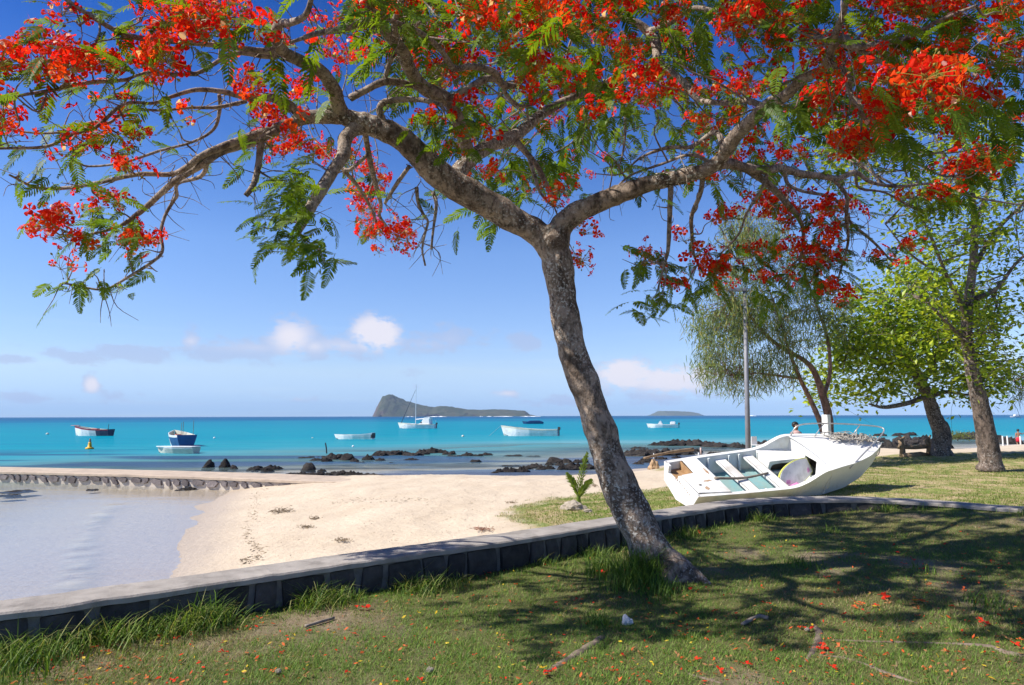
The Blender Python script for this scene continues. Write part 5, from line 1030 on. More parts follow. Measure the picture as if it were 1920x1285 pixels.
# the ones that can be told apart
rock_at(388, 876, 19, 15, 'left of two dark rounded boulders standing in the water behind the mole', k=0, name='boulder')
rock_at(419, 876, 17, 15, 'right of two dark rounded boulders standing in the water behind the mole', k=2, name='boulder')
rock_at(577, 881, 23, 16, 'single domed dark boulder behind the middle of the mole', k=5, name='boulder')
rock_at(1040, 868, 24, 13, 'taller black boulder at the back of the rocks left of the trunk', k=3, name='boulder')
rock_at(1062, 868, 22, 11, 'black boulder nearest the trunk behind the palm seedling', k=4, name='boulder')
BANDS = [
 ('low dark rock in the reef beyond the stake', 'reef rocks in the middle of the bay', [(623, 861, 34, 9), (650, 862, 26, 13), (663, 866, 18, 6), (690, 862, 20, 8), (712, 856, 26, 8), (727, 854, 46, 9), (745, 852, 30, 7), (713, 863, 16, 4), (773, 855, 34, 7), (790, 852, 26, 8), (810, 850, 36, 9), (828, 850, 26, 6), (842, 852, 24, 6), (852, 857, 28, 4), (877, 855, 22, 6), (895, 855, 20, 4), (912, 853, 22, 4), (770, 862, 24, 3), (892, 866, 18, 5), (733, 869, 14, 2.5), (612, 866, 20, 6), (573, 859, 30, 3), (592, 863, 20, 4), (640, 857, 20, 5), (963, 855, 34, 2.5), (1000, 856, 26, 2), (600, 858, 16, 3), (675, 868, 16, 3), (760, 853, 24, 6)]),
 ('dark rock along the seaward edge of the mole', 'rocks along the back of the mole', [(483, 879, 14, 7), (508, 879, 28, 6), (603, 883, 14, 4), (590, 890.5, 32, 6), (633, 890.5, 28, 8), (657, 891, 24, 8), (690, 893, 46, 5), (563, 890, 26, 5), (617, 890.5, 18, 6), (437, 878, 14, 7), (475, 881, 24, 6), (500, 884, 18, 5), (715, 893, 24, 3), (672, 892, 20, 6), (545, 889, 24, 3)]),
 ('dark rock in the cluster left of the trunk', 'rocks in the shallows left of the trunk', [(960, 886, 34, 8), (943, 886, 30, 9), (979, 886, 26, 10), (1003, 876, 34, 6), (985, 879, 24, 5), (1030, 879, 20, 6), (1078, 880, 40, 11), (1060, 880, 28, 9), (1100, 879, 34, 10), (1030, 873, 16, 7), (958, 874, 34, 2.5), (1014, 880, 18, 4), (928, 888, 16, 4), (1050, 874, 20, 7), (1090, 868, 30, 8)]),
 ('black rock on the shore between trunk and wrecked boat', 'rocks on the shore right of the trunk', [(1196, 855, 50, 12), (1225, 854, 44, 12), (1255, 853, 40, 10), (1282, 852, 34, 9), (1214, 867, 28, 9), (1197, 872, 26, 5), (1239, 836, 44, 6), (1262, 836, 50, 10), (1290, 836, 46, 9), (1315, 836, 50, 9), (1345, 838, 46, 8), (1372, 838, 40, 7), (1305, 848, 24, 7), (1200, 842, 36, 4), (1395, 840, 30, 6), (1240, 862, 24, 6), (1270, 860, 20, 5), (1345, 852, 26, 5)]),
 ('black rock on the waterline between bow rail and grove', 'rocks on the shore right of the wrecked boat', [(1430, 836, 22, 9), (1446, 834, 18, 7), (1610, 820, 34, 4), (1653, 818, 20, 5), (1655, 828, 22, 6), (1683, 818, 12, 4), (1703, 817, 34, 5), (1673, 836, 26, 8), (1648, 843, 50, 12), (1682, 847, 44, 13), (1712, 833, 40, 12), (1692, 832, 24, 14), (1735, 832, 36, 12), (1700, 846, 30, 12), (1745, 842, 30, 12), (1813, 824, 40, 8), (1830, 822, 34, 8), (1872, 829, 26, 12), (1888, 830, 20, 9), (1850, 822, 26, 8), (1790, 824, 20, 7), (1905, 832, 22, 8), (1628, 846, 30, 8), (1775, 840, 24, 8)]),
 ('flat black weedy rock at the foot of the mole', 'flat rocks at the foot of the mole', [(275, 908, 34, 4), (300, 911, 30, 4), (325, 912, 34, 5), (350, 909, 36, 5), (375, 914, 40, 4), (400, 917, 44, 4), (355, 917, 40, 4), (420, 915, 26, 3), (25, 922, 40, 2), (10, 929, 30, 2), (170, 918, 16, 1.5), (262, 905, 24, 3), (385, 909, 26, 4)]),
]
for lab, grp, L_ in BANDS:
    for i_, (x, y, w, h) in enumerate(sorted(L_)): rock_at(x, y, w, h, ORD[i_] + ' from the left, ' + lab, grp)
# palm seedling and its stone on the grass patch beyond the wall
def gz(px, py, z0=-0.15):
    g = G(px, py, z0)
    for _ in range(4): z = float(land_z(np.array([g.x]), np.array([g.y]))[0][0]); g = G(px, py, z)
    return g
g = gz(1085, 946); pm = tag(empty('palm_seedling', g), 'young coconut palm seedling with upright yellow green fronds on the grass patch', 'palm')
M_palm = leaf_mat('palm_green', [(0.13, 0.20, 0.02), (0.24, 0.30, 0.04)], .45, .4, .4, scale=8, tmul=(1.2, 1.2, .5))
for (dx, h, lean, dy) in ((.10, 1.02, .30, .05), (-.16, .62, -.30, .0), (.16, .50, .35, -.1)):
    m = MB(); c = catmull([(0, 0, 0), (lean * .12, dy * .2, h * .4), (lean * .30 + dx * .2, dy * .5, h * .75), (lean * .45 + dx * .5, dy, h * .98)], 6)
    m.tube(c, np.linspace(.016, .004, len(c)), 5)
    for i in range(4, len(c)):
        t = i / (len(c) - 1); tang = Vector(c[min(i + 1, len(c) - 1)] - c[i - 1]).normalized(); side = tang.cross(Vector((0, 1, .2))).normalized()
        for s_ in (-1, 1):
            for kk in (0, .5):
                L_ = .20 * math.sin(math.pi * (.25 + .65 * t)) * rng.uniform(.8, 1.15); d = (tang * .9 + side * s_ * .40 + Vector((0, rng.normal(0, .25), -.12))).normalized(); p = Vector(c[i]) + tang * .02 * kk; w = d.cross(Vector((0, 1, 0))).normalized() * .011
                m.add([p - w * .5, p + w * .5, p + d * L_ * .6 + w, p + d * L_ * .6 - w, p + d * L_ + Vector((0, 0, -.05))], [(0, 1, 2, 3), (3, 2, 4)])
    m.build('frond', M_palm, pm)
m = MB(); m.tube([(0, 0, -.05), (.0, 0, .12), (.01, 0, .28)], [.05, .04, .02], 7); m.build('stem', M_palm, pm)
M_pale = simple('pale_stone', (0.50, 0.43, 0.34), (0.36, 0.30, 0.23), 7, .85, .2, bmp=.7, bscale=14, dist=.04)
def stone(px, py, w, h, label, mat=M_pale, seed=3, land=True, name='stone', cat='stone', zz=0.0):
    g = gz(px, py) if land else G(px, py, zz)
    if not land: z = float(lawn_z(np.array([g.x]), np.array([g.y]))[0]); g.z = z
    d = (g - CAM).length; me = rock_mesh(seed, 3, .5); me.materials.clear(); me.materials.append(mat); me.polygons.foreach_set('use_smooth', np.full(len(me.polygons), False)); o = link(name, me)
    o.location = g + Vector((0, w / 2 * d / FPX * .6, .02)); s_ = w / 2 * d / FPX; o.scale = (s_, s_ * .7, h * d / FPX * .8); return tag(o, label, cat)
stone(1076, 957, 44, 17, 'pale angular stone at the foot of the palm seedling', seed=31)
stone(1104, 962, 16, 6, 'small pale stone right of the palm seedling in dry grass', seed=32)
stone(1177, 1172, 20, 12, 'white stone lying on the lawn in front of the tree', simple('white_stone', (.62, .61, .6), (.5, .49, .48), 9, .8), 33, False)
for i, (x, y, w) in enumerate([(520, 1240 + 32, 10), (806, 1270, 12), (1515, 1183, 8)]): stone(x, y, w, w * .6, ['tiny grey pebble low on the sunny lawn left', 'grey pebble by dry leaves at the bottom edge', 'small pebble beside the forked surface root'][i], M_pale, 40 + i, False, 'pebble', 'pebble')
# stick on the lawn
def lawn_stick(pts, r, label, name='stick'):
    c = []
    for x, y in pts: g = G(x, y, 0); c.append((g.x, g.y, float(lawn_z(np.array([g.x]), np.array([g.y]))[0]) + .016))
    m = MB(); m.tube(catmull(c, 4), r, 6, True, .2, 2); tag(m.build(name, M_oldwood, None, True), label, 'stick')
lawn_stick([(572, 1184), (598, 1177), (626, 1167)], .012, 'grey stick lying on the sunny lawn below the wall')
lawn_stick([(1392, 1172), (1420, 1160), (1440, 1162)], .016, 'short dark broken branch in the shade right of the tree')
# wrack on the sand
g = gz(527, 960); M_weed = simple('dry_weed', (0.22, 0.165, 0.11), (0.36, 0.28, 0.19), 8, .95, .05, bmp=.8)
def clump(px, py, w, h, label, mat=M_weed, n_=60):
    g = gz(px, py); d = (g - CAM).length; m = MB(); sx_ = w / 2 * d / FPX; sz = h * d / FPX
    for k in range(n_):
        a = rng.normal(0, .4) * sx_; b_ = rng.normal(0, .3) * sx_; c = Vector((a, b_, abs(rng.normal(0, .35)) * sz)); dd = Vector((rng.normal(0, 1), rng.normal(0, .8), rng.normal(0, .15))).normalized() * sx_ * rng.uniform(.12, .4)
        m.tube([c, c + dd * .5 + Vector((0, 0, .015)), c + dd], [.004, .006, .002], 4, False)
    o = m.build('driftweed_clump', mat); o.location = g + Vector((0, 0, .005)); tag(o, label, 'seaweed')
clump(527, 961, 50, 8, 'low grey mound of dry weed on the sand left of centre', M_weed, 110)
clump(590, 974, 22, 5, 'small dark tuft of seaweed right of the weed mound')
clump(575, 990, 34, 4, 'thin brown line of dry weed below the seaweed tuft')
clump(640, 1015, 30, 5, 'brown scattered weed near the middle of the wall')
clump(905, 995, 50, 6, 'reddish brown dry leaves against the wall left of the grass patch', simple('red_leaves', (.25, .11, .07), (.36, .2, .13), 9))
clump(960, 945, 26, 4, 'thin dry weed beside the left tip of the grass patch')
clump(1115, 913, 14, 5, 'dark weed lump on the sand just left of the trunk')
# tide-line crumbs, too many and small to count
m = MB()
TIDE = [(505, 905), (488, 925), (478, 948), (476, 970), (466, 995), (470, 1015), (486, 1030), (478, 1048), (455, 1052)]
tl = catmull(TIDE, 10)
def crumb(px, py, s_):
    g = gz(px, py); a = rng.uniform(0, 6.28); L_ = s_ * rng.uniform(.5, 1.6); w = s_ * .22; d = Vector((math.cos(a), math.sin(a), 0)); q_ = Vector((-d.y, d.x, 0)); h = Vector((0, 0, s_ * .22)); g = g + Vector((0, 0, .006))
    m.add([g - d * L_, g + q_ * w, g + d * L_, g - q_ * w, g + h], [(0, 1, 4), (1, 2, 4), (2, 3, 4), (3, 0, 4), (3, 2, 1, 0)])
for k in range(260):
    p = tl[int(rng.integers(len(tl)))]; crumb(p[0] + rng.normal(0, 7), p[1] + rng.normal(0, 3), rng.uniform(.015, .05))
for k in range(900):
    x = rng.uniform(480, 1130); lo = 918; hi = np.interp(x, [480, 640, 860, 1000, 1130], [1052, 1030, 1000, 985, 970]); y = rng.uniform(lo, hi); crumb(x, y, rng.uniform(.006, .028))
for k in range(120): crumb(rng.normal(745, 70), rng.normal(938, 4) - (0), rng.uniform(.015, .05))
tag(m.build('beach_wrack', M_weed), 'scattered crumbs of dry weed and twigs on the sand', 'seaweed', kind='stuff')

# ------------------------------------------------------------------ trees of the grove on the right
M_grovebark = bark_material('grove_bark', (0.20, 0.15, 0.12), (0.09, 0.068, 0.055), (0.42, 0.38, 0.34), .7, 0.8)
M_redbark = bark_material('reddish_bark', (0.30, 0.17, 0.13), (0.19, 0.11, 0.085), (0.38, 0.30, 0.25), .7, 0.3)
M_almond = leaf_mat('broad_leaf', None, .5, .4, .35, use_attr='Col', tmul=(1.25, 1.2, .45))
M_needle = leaf_mat('needle_leaf', None, .35, .6, .15, use_attr='Col', tmul=(1.1, 1.1, .8))
def tree_limbs(root, specs, mat, name='trunk'):
    sk = []; rad = []
    for i, pts in enumerate(specs):
        c, r = spine(pts, 6); r = r * .72; m = MB(); m.tube(c, r, 12 if i == 0 else 8, True, .10, i + 3); m.build(name if i == 0 else 'limb', mat, root, smooth=True, world=True); sk.append(c); rad.append(r)
    return np.vstack(sk), np.concatenate(rad)
def twig_to(mb, sk, tip, r0, wig=.1):
    d = np.linalg.norm(sk - np.array(tip), axis=1); k = int(np.argmin(d)); a = Vector(sk[k]); tip = Vector(tip); L = (tip - a).length
    c = catmull([tuple(a), tuple(a.lerp(tip, .4) + Vector(rng.normal(0, wig, 3)) * L), tuple(a.lerp(tip, .75) + Vector(rng.normal(0, wig, 3)) * L), tuple(tip)], 3)
    mb.tube(c, np.linspace(r0, r0 * .3, len(c)), 4, False); return c
def leaf_cloud(pts, size, cols, spread, per, droop=.3):
    """broad leaves as folded two-quad blades around points"""
    V = []; F_ = []; K = []; o = 0
    for p in pts:
        for k in range(per):
            c = np.array(p) + rng.normal(0, spread, 3); d = rng.normal(0, 1, 3); d[2] = d[2] * .5 - droop; d /= np.linalg.norm(d); up = rng.normal(0, .5, 3) + [0, 0, 1]; s_ = np.cross(d, up); s_ /= np.linalg.norm(s_) + 1e-9; nrm = np.cross(s_, d)
            L = size * rng.uniform(.45, 1.35); w = L * .27; e = c + d * L
            V += [c, c + d * L * .55 + s_ * w + nrm * w * .35, e, c + d * L * .55 - s_ * w + nrm * w * .35]; F_.append((o, o + 1, o + 2, o + 3)); o += 4
            cc = cols[int(rng.integers(len(cols)))]; f = rng.uniform(.8, 1.2); K += [(cc[0] * f, cc[1] * f, cc[2] * f)] * 4
    return np.array(V), np.array(F_), np.array(K)
def blob_points(blobs, dens):
    out = []
    for (x, y, rx, ry, d, rd) in blobs:
        n_ = int(dens * rx * ry / 1000 + 2)
        for k in range(n_):
            while True:
                u = rng.uniform(-1, 1, 3)
                if u @ u < 1: break
            out.append(P(x + u[0] * rx, y + u[1] * ry, d + u[2] * rd))
    return out
GREEN_Y = [(0.26, 0.36, 0.02), (0.36, 0.45, 0.03), (0.17, 0.27, 0.02), (0.44, 0.50, 0.05), (0.10, 0.17, 0.02)]
def broad_tree(name, label, specs, mat, blobs, dens, per, size, spread, bare, cols=GREEN_Y):
    b0 = P(*specs[0][0][:3]); root = tag(empty(name, (b0.x, b0.y, b0.z)), label, 'tree', 'trees of the seaside grove')
    sk, rad = tree_limbs(root, specs, mat); pts = blob_points(blobs, dens); tw = MB(); ends = []
    for p in pts:
        if rng.random() < bare: c = twig_to(tw, sk, p, rng.uniform(.012, .03)); ends.append(p)
        else: ends.append(p)
    for k in range(int(len(pts) * .5)):
        p = pts[int(rng.integers(len(pts)))]; q_ = Vector(p) + Vector(rng.normal(0, .55, 3)); tw.tube(catmull([tuple(p), tuple(Vector(p).lerp(q_, .5) + Vector(rng.normal(0, .1, 3))), tuple(q_)], 3), [.009, .008, .007, .006, .005, .004, .003], 3, False)
    tw.build('twigs', mat, root, smooth=True, world=True)['kind'] = 'stuff'
    V, F_, K = leaf_cloud(ends, size, cols, spread, per)
    o = link('crown', np_mesh('crown', V, F_, M_almond, False, cols=K), root, True); o['kind'] = 'stuff'; return root, sk
# tall tree with the pale patched trunk, nearest on the right
broad_tree('tall_tree', 'tall sparse tree with thick pale patched trunk nearest the right edge',
 [[(1858, 880, 18, 66), (1856, 862, 18, 54), (1848, 810, 18, 46), (1836, 750, 18, 40), (1822, 690, 18, 32), (1812, 620, 18, 27), (1818, 550, 18, 23), (1826, 480, 18, 19), (1826, 400, 18, 14), (1818, 320, 18, 10), (1806, 250, 18, 7), (1800, 170, 18, 4)],
  [(1816, 600, 18, 15), (1795, 555, 17.8, 12), (1772, 510, 17.5, 9), (1748, 450, 17.2, 8), (1722, 395, 17, 6), (1700, 330, 16.8, 5), (1690, 270, 16.6, 3)],
  [(1828, 500, 18, 14), (1850, 460, 18.2, 11), (1880, 420, 18.5, 9), (1915, 385, 18.8, 7), (1950, 340, 19, 6)],
  [(1820, 660, 18, 16), (1800, 630, 17.6, 12), (1770, 600, 17.2, 8), (1730, 560, 17, 6), (1690, 550, 16.8, 4)],
  [(1830, 560, 18, 14), (1870, 540, 18, 10), (1900, 500, 18, 8), (1930, 470, 18, 6)],
  [(1826, 420, 18, 12), (1856, 350, 18.3, 9), (1880, 270, 18.6, 6), (1890, 210, 18.8, 4)],
  [(1772, 510, 17.5, 9), (1740, 500, 17.4, 7), (1700, 470, 17.2, 5), (1660, 420, 17, 3)],
  [(1826, 380, 18, 10), (1780, 320, 18.3, 7), (1750, 250, 18.6, 5)]],
 M_grovebark, [(1830, 620, 90, 60, 18, 1.6), (1880, 560, 70, 60, 18.5, 1.6), (1870, 680, 60, 50, 18, 1.4), (1780, 440, 90, 60, 17.8, 1.8), (1870, 380, 70, 80, 18.4, 1.8), (1720, 380, 70, 70, 17.2, 1.8), (1790, 280, 90, 70, 18.2, 2.0), (1880, 250, 50, 60, 18.4, 1.5), (1620, 300, 70, 60, 17.5, 1.5), (1560, 250, 50, 60, 17.5, 1.5), (1740, 540, 60, 50, 17.2, 1.5), (1880, 470, 50, 40, 18.5, 1.5)], 9, 16, .16, .24, .4)
# broad almond tree behind it with a leaning dark trunk
broad_tree('almond_tree', 'broad yellow green almond tree with dark leaning trunk behind the rustic bench',
 [[(1768, 858, 25, 58), (1764, 842, 25, 46), (1766, 812, 25, 44), (1754, 785, 25, 36), (1742, 750, 25, 31), (1728, 718, 25, 27), (1712, 690, 25, 22), (1690, 650, 25, 16), (1670, 610, 25, 10), (1655, 570, 25, 6)],
  [(1738, 742, 25, 16), (1715, 752, 24.5, 13), (1685, 760, 24, 12), (1655, 764, 23.6, 9), (1630, 758, 23.3, 5)],
  [(1728, 718, 25, 18), (1745, 690, 25.4, 14), (1765, 650, 25.8, 10), (1790, 600, 26, 6)],
  [(1712, 690, 25, 14), (1670, 680, 24.5, 11), (1630, 670, 24, 8), (1590, 650, 23.6, 4)],
  [(1740, 745, 25, 12), (1775, 735, 25.4, 10), (1810, 740, 25.8, 6), (1835, 735, 26, 3)]],
 M_grovebark, [(1640, 660, 80, 50, 24.2, 2.0), (1700, 640, 90, 70, 25, 2.5), (1600, 620, 60, 50, 24, 1.8), (1740, 600, 80, 70, 25.5, 2.2), (1660, 570, 80, 50, 25, 2.0), (1800, 660, 70, 60, 26, 2.0), (1640, 725, 60, 24, 24, 1.5), (1800, 725, 60, 26, 25.8, 1.5), (1720, 700, 70, 40, 24.6, 2.0), (1570, 700, 45, 30, 24, 1.2), (1540, 735, 40, 24, 24, 1.0), (1860, 700, 50, 50, 26, 1.6), (1740, 510, 80, 50, 25.5, 2.0), (1820, 590, 60, 50, 26, 2)], 14, 22, .22, .30, .22)
# casuarinas: drooping needle strands
def needle_tree(name, label, specs, mat, blobs, dens, length, cols):
    b0 = P(*specs[0][0][:3]); root = tag(empty(name, (b0.x, b0.y, b0.z)), label, 'tree', 'trees of the seaside grove')
    sk, rad = tree_limbs(root, specs, mat); pts = blob_points(blobs, dens); tw = MB(); V = []; F_ = []; K = []; o = 0
    for i, p in enumerate(pts):
        if i % 4 == 0: twig_to(tw, sk, p, rng.uniform(.008, .018), .08)
        for k in range(11):
            c = np.array(p) + rng.normal(0, .13, 3); d = rng.normal(0, .6, 3) + [0, 0, -1.0]; d /= np.linalg.norm(d); L = length * rng.uniform(.5, 1.3); s_ = np.cross(d, rng.normal(0, 1, 3)); s_ /= np.linalg.norm(s_); w = .0085
            mid = c + d * L * .5 + rng.normal(0, .02, 3); e = c + d * L + np.array([0, 0, -.1 * L])
            V += [c - s_ * w, c + s_ * w, mid + s_ * w * 1.3, mid - s_ * w * 1.3, e]; F_ += [(o, o + 1, o + 2), (o, o + 2, o + 3), (o + 3, o + 2, o + 4)]; o += 5
            cc = cols[int(rng.integers(len(cols)))]; f = rng.uniform(.75, 1.25); K += [(cc[0] * f, cc[1] * f, cc[2] * f)] * 5
    tw.build('twigs', mat, root, smooth=True, world=True)['kind'] = 'stuff'
    ob = link('crown', np_mesh('crown', np.array(V), np.array(F_), M_needle, False, cols=np.array(K)), root, True); ob['kind'] = 'stuff'; return root
GREYG = [(0.17, 0.24, 0.08), (0.24, 0.29, 0.08), (0.12, 0.18, 0.07), (0.31, 0.28, 0.08), (0.18, 0.22, 0.11)]
needle_tree('casuarina', 'feathery grey green casuarina leaning left with reddish forked trunk behind the wrecked boat',
 [[(1556, 868, 22, 24), (1556, 830, 22, 22), (1554, 786, 22, 21), (1544, 745, 22, 19), (1528, 700, 22, 15), (1508, 676, 22, 12), (1470, 655, 21.8, 10), (1436, 628, 21.6, 9), (1405, 592, 21.4, 7), (1375, 560, 21.2, 4)],
  [(1548, 850, 22, 16), (1540, 800, 22, 15), (1522, 755, 22, 13), (1500, 710, 21.8, 11), (1480, 660, 21.6, 8), (1462, 600, 21.4, 6), (1440, 540, 21.2, 4), (1400, 470, 21, 2.5)],
  [(1544, 745, 22, 12), (1556, 700, 22.3, 10), (1552, 640, 22.6, 8), (1530, 570, 22.8, 6), (1500, 490, 23, 4), (1470, 420, 23, 2.5)],
  [(1500, 710, 21.8, 7), (1460, 705, 21.5, 6), (1420, 700, 21.2, 4), (1385, 705, 21, 2.5)]],
 M_redbark, [(1360, 640, 60, 70, 21.3, 1.2), (1330, 690, 34, 45, 21.2, .8), (1420, 600, 70, 50, 21.5, 1.4), (1450, 690, 60, 36, 21.6, 1.0), (1400, 715, 50, 30, 21.3, .9), (1480, 640, 50, 50, 22, 1.2), (1380, 540, 60, 50, 21.2, 1.2), (1500, 560, 60, 50, 22.4, 1.4), (1440, 470, 60, 60, 22, 1.4), (1390, 440, 50, 60, 21.4, 1.2), (1560, 600, 40, 60, 22.6, 1.0), (1320, 610, 36, 40, 21.2, .8), (1390, 590, 60, 50, 21, 1.0)], 40, .25, GREYG)
needle_tree('shore_pine', 'dark pine foliage hanging at the right edge of the picture',
 [[(2060, 870, 30, 40), (2050, 760, 30, 34), (2030, 640, 30, 28), (2010, 520, 30, 18), (2000, 420, 30, 8)], [(2045, 720, 30, 14), (1990, 700, 29.6, 10), (1930, 705, 29.4, 6), (1900, 715, 29.2, 3)]],
 M_redbark, [(1920, 720, 32, 40, 29.4, 1.2), (1965, 690, 50, 60, 29.8, 1.6), (2010, 620, 60, 80, 30, 2.0), (2010, 480, 50, 80, 30, 2.0)], 17, .7, [(0.04, 0.055, 0.03), (0.06, 0.08, 0.035), (0.03, 0.04, 0.03)])
# ------------------------------------------------------------------ shore furniture behind the boat
M_pole = simple('pole_paint', (0.22, 0.22, 0.24), (0.17, 0.17, 0.19), 3, .5, .4); M_postw = simple('post_white', (0.78, 0.77, 0.74), (.66, .65, .62), 5, .6)
g = G(1404, 892, -.08); pl = tag(empty('lamp_pole', g), 'tall grey metal pole standing on the shore behind the wrecked boat', 'pole')
m = MB(); top = P(1396, 545, (g - CAM).length); m.tube([(0, 0, -.1), (top.x - g.x, top.y - g.y, top.z - g.z)], [.078, .052], 12); m.build('shaft', M_pole, pl, smooth=True)
m = MB(); m.box((0, 0, .05), (.34, .34, .05)); m.tube([(0, 0, .07), (0, 0, .5)], [.10, .085], 12); m.build('base', M_pole, pl)
m = MB(); tt = top - g; m.box((tt.x - .25, tt.y, tt.z + .02), (.6, .16, .08)); m.build('lamp_head', M_pole, pl)
g = G(1420, 850, -.35); ch = tag(empty('plastic_chair', g, .4), 'white plastic chair standing beside the grey pole', 'chair')
m = MB(); m.box((0, 0, .42), (.44, .44, .03)); m.build('seat', M_postw, ch, bevel=.01)
m = MB(); m.prism([(-.20, .42), (.20, .42), (.17, .85), (-.17, .85)], .19, .22, 1); m.build('backrest', M_postw, ch)
for sx_ in (-1, 1):
    for sy_ in (-1, 1): m = MB(); m.tube([(sx_ * .19, sy_ * .19, .41), (sx_ * .23, sy_ * .23, 0)], .018, 6); m.build('leg', M_postw, ch)
g = G(1554, 884, -.05); m = MB(); m.box((0, 0, .80), (.19, .19, 1.72)); o = m.build('signal_post', M_postw, None, bevel=.01); o.location = g; o.rotation_euler.z = R_(38); tag(o, 'square white post in front of the casuarina trunk behind the bow rail', 'post')
# rustic bench of logs
g = gz(1718, 856, 0); bn_ = tag(empty('log_bench', g, .1), 'rustic bench of rough logs beside the dark leaning trunk', 'bench')
M_log = simple('log_wood', (0.34, 0.24, 0.15), (0.17, 0.12, 0.08), 5, .9, .1, bmp=.6, bscale=20)
for x in (-.55, .5):
    m = MB(); m.tube([(x, 0, -.05), (x + .04, 0, .3), (x - .02, .02, .62)], [.12, .10, .09], 9, True, .3, x); m.build('leg', M_log, bn_, smooth=True)
m = MB(); m.tube([(-.7, 0, .36), (0, .02, .33), (.65, 0, .37)], [.09, .08, .085], 9, True, .25, 2); m.build('seat', M_log, bn_, smooth=True)
m = MB(); m.tube([(-.6, -.1, .03), (.1, -.14, .06), (.45, -.1, .03)], [.10, .11, .08], 9, True, .25, 5); m.build('foot_log', M_log, bn_, smooth=True)
m = MB(); m.tube([(.5, 0, .6), (.66, .04, .78)], [.06, .03], 7); m.tube([(-.56, 0, .6), (-.42, 0, .72)], [.06, .04], 7); m.build('branch_stub', M_log, bn_)
# driftwood and little stakes left of the boat
g0 = G(1208, 866, -.45); g1 = G(1300, 856, -.35); m = MB(); m.tube(catmull([tuple(g0 + Vector((0, 0, .16))), tuple(g0.lerp(g1, .5) + Vector((0, 0, .30))), tuple(g1 + Vector((0, 0, .34)))], 5), np.linspace(.05, .08, 11), 8, True, .2, 1); tag(m.build('driftwood_log', M_log, None, True), 'long pale driftwood log resting on rocks left of the wrecked boat', 'log')
for (x, y, h, r, mt, lab) in [(1226, 866, .45, .025, M_postw, 'thin pale stake at the left end of the driftwood log'), (1314, 853, .45, .06, simple('pink_post', (.6, .42, .36), (.5, .35, .3), 4), 'stubby pink post right of the driftwood log'), (1310, 856, .22, .05, M_postw, 'tiny white post beside the stubby pink post')]:
    g = gz(x, y, -.4); m = MB(); m.tube([(0, 0, -.05), (.01, 0, h * .6), (.0, 0, h)], [r, r * .95, r * .8], 7); o = m.build('stake', mt, None, True); o.location = g; tag(o, lab, 'stake')
stone(1226, 878, 18, 16, 'sandy orange block at the edge of the small grass mound', simple('sandy_block', (.45, .30, .17), (.34, .22, .12), 6), 52, name='sandstone_block')
# white posts with rail at far right
g = G(1889, 838, -.55); fn = tag(empty('rail_fence', g), 'short row of white posts with a rail near the child', 'fence')
for dx in (-.28, 0.03, .9, 1.4):
    m = MB(); m.tube([(dx, 0, -.1), (dx, 0, .72)], .045, 7); m.build('post', M_postw, fn)
m = MB(); m.box((.4, .05, .12), (2.2, .04, .06)); m.build('rail', M_postw, fn)
# bush behind the trunk
g = G(1795, 826, -.5); bs = tag(empty('beach_bush', g), 'small yellow green bush on the shore between the two grove trunks', 'bush')
V, F_, K = leaf_cloud([(g.x + rng.normal(0, .55), g.y + rng.normal(0, .4), g.z + .15 + abs(rng.normal(0, .28))) for k in range(130)], .13, [(0.16, 0.19, 0.05), (0.24, 0.26, 0.08), (0.10, 0.14, 0.04)], .1, 6, -.4)
ob = link('foliage', np_mesh('foliage', V, F_, M_almond, False, cols=K), bs, True); ob['kind'] = 'stuff'
m = MB()
for k in range(9): m.tube([(0, 0, -.05), (rng.normal(0, .2), rng.normal(0, .2), .3), (rng.normal(0, .4), rng.normal(0, .3), .6)], [.015, .01, .004], 4, False)
m.build('stem', M_grovebark, bs)

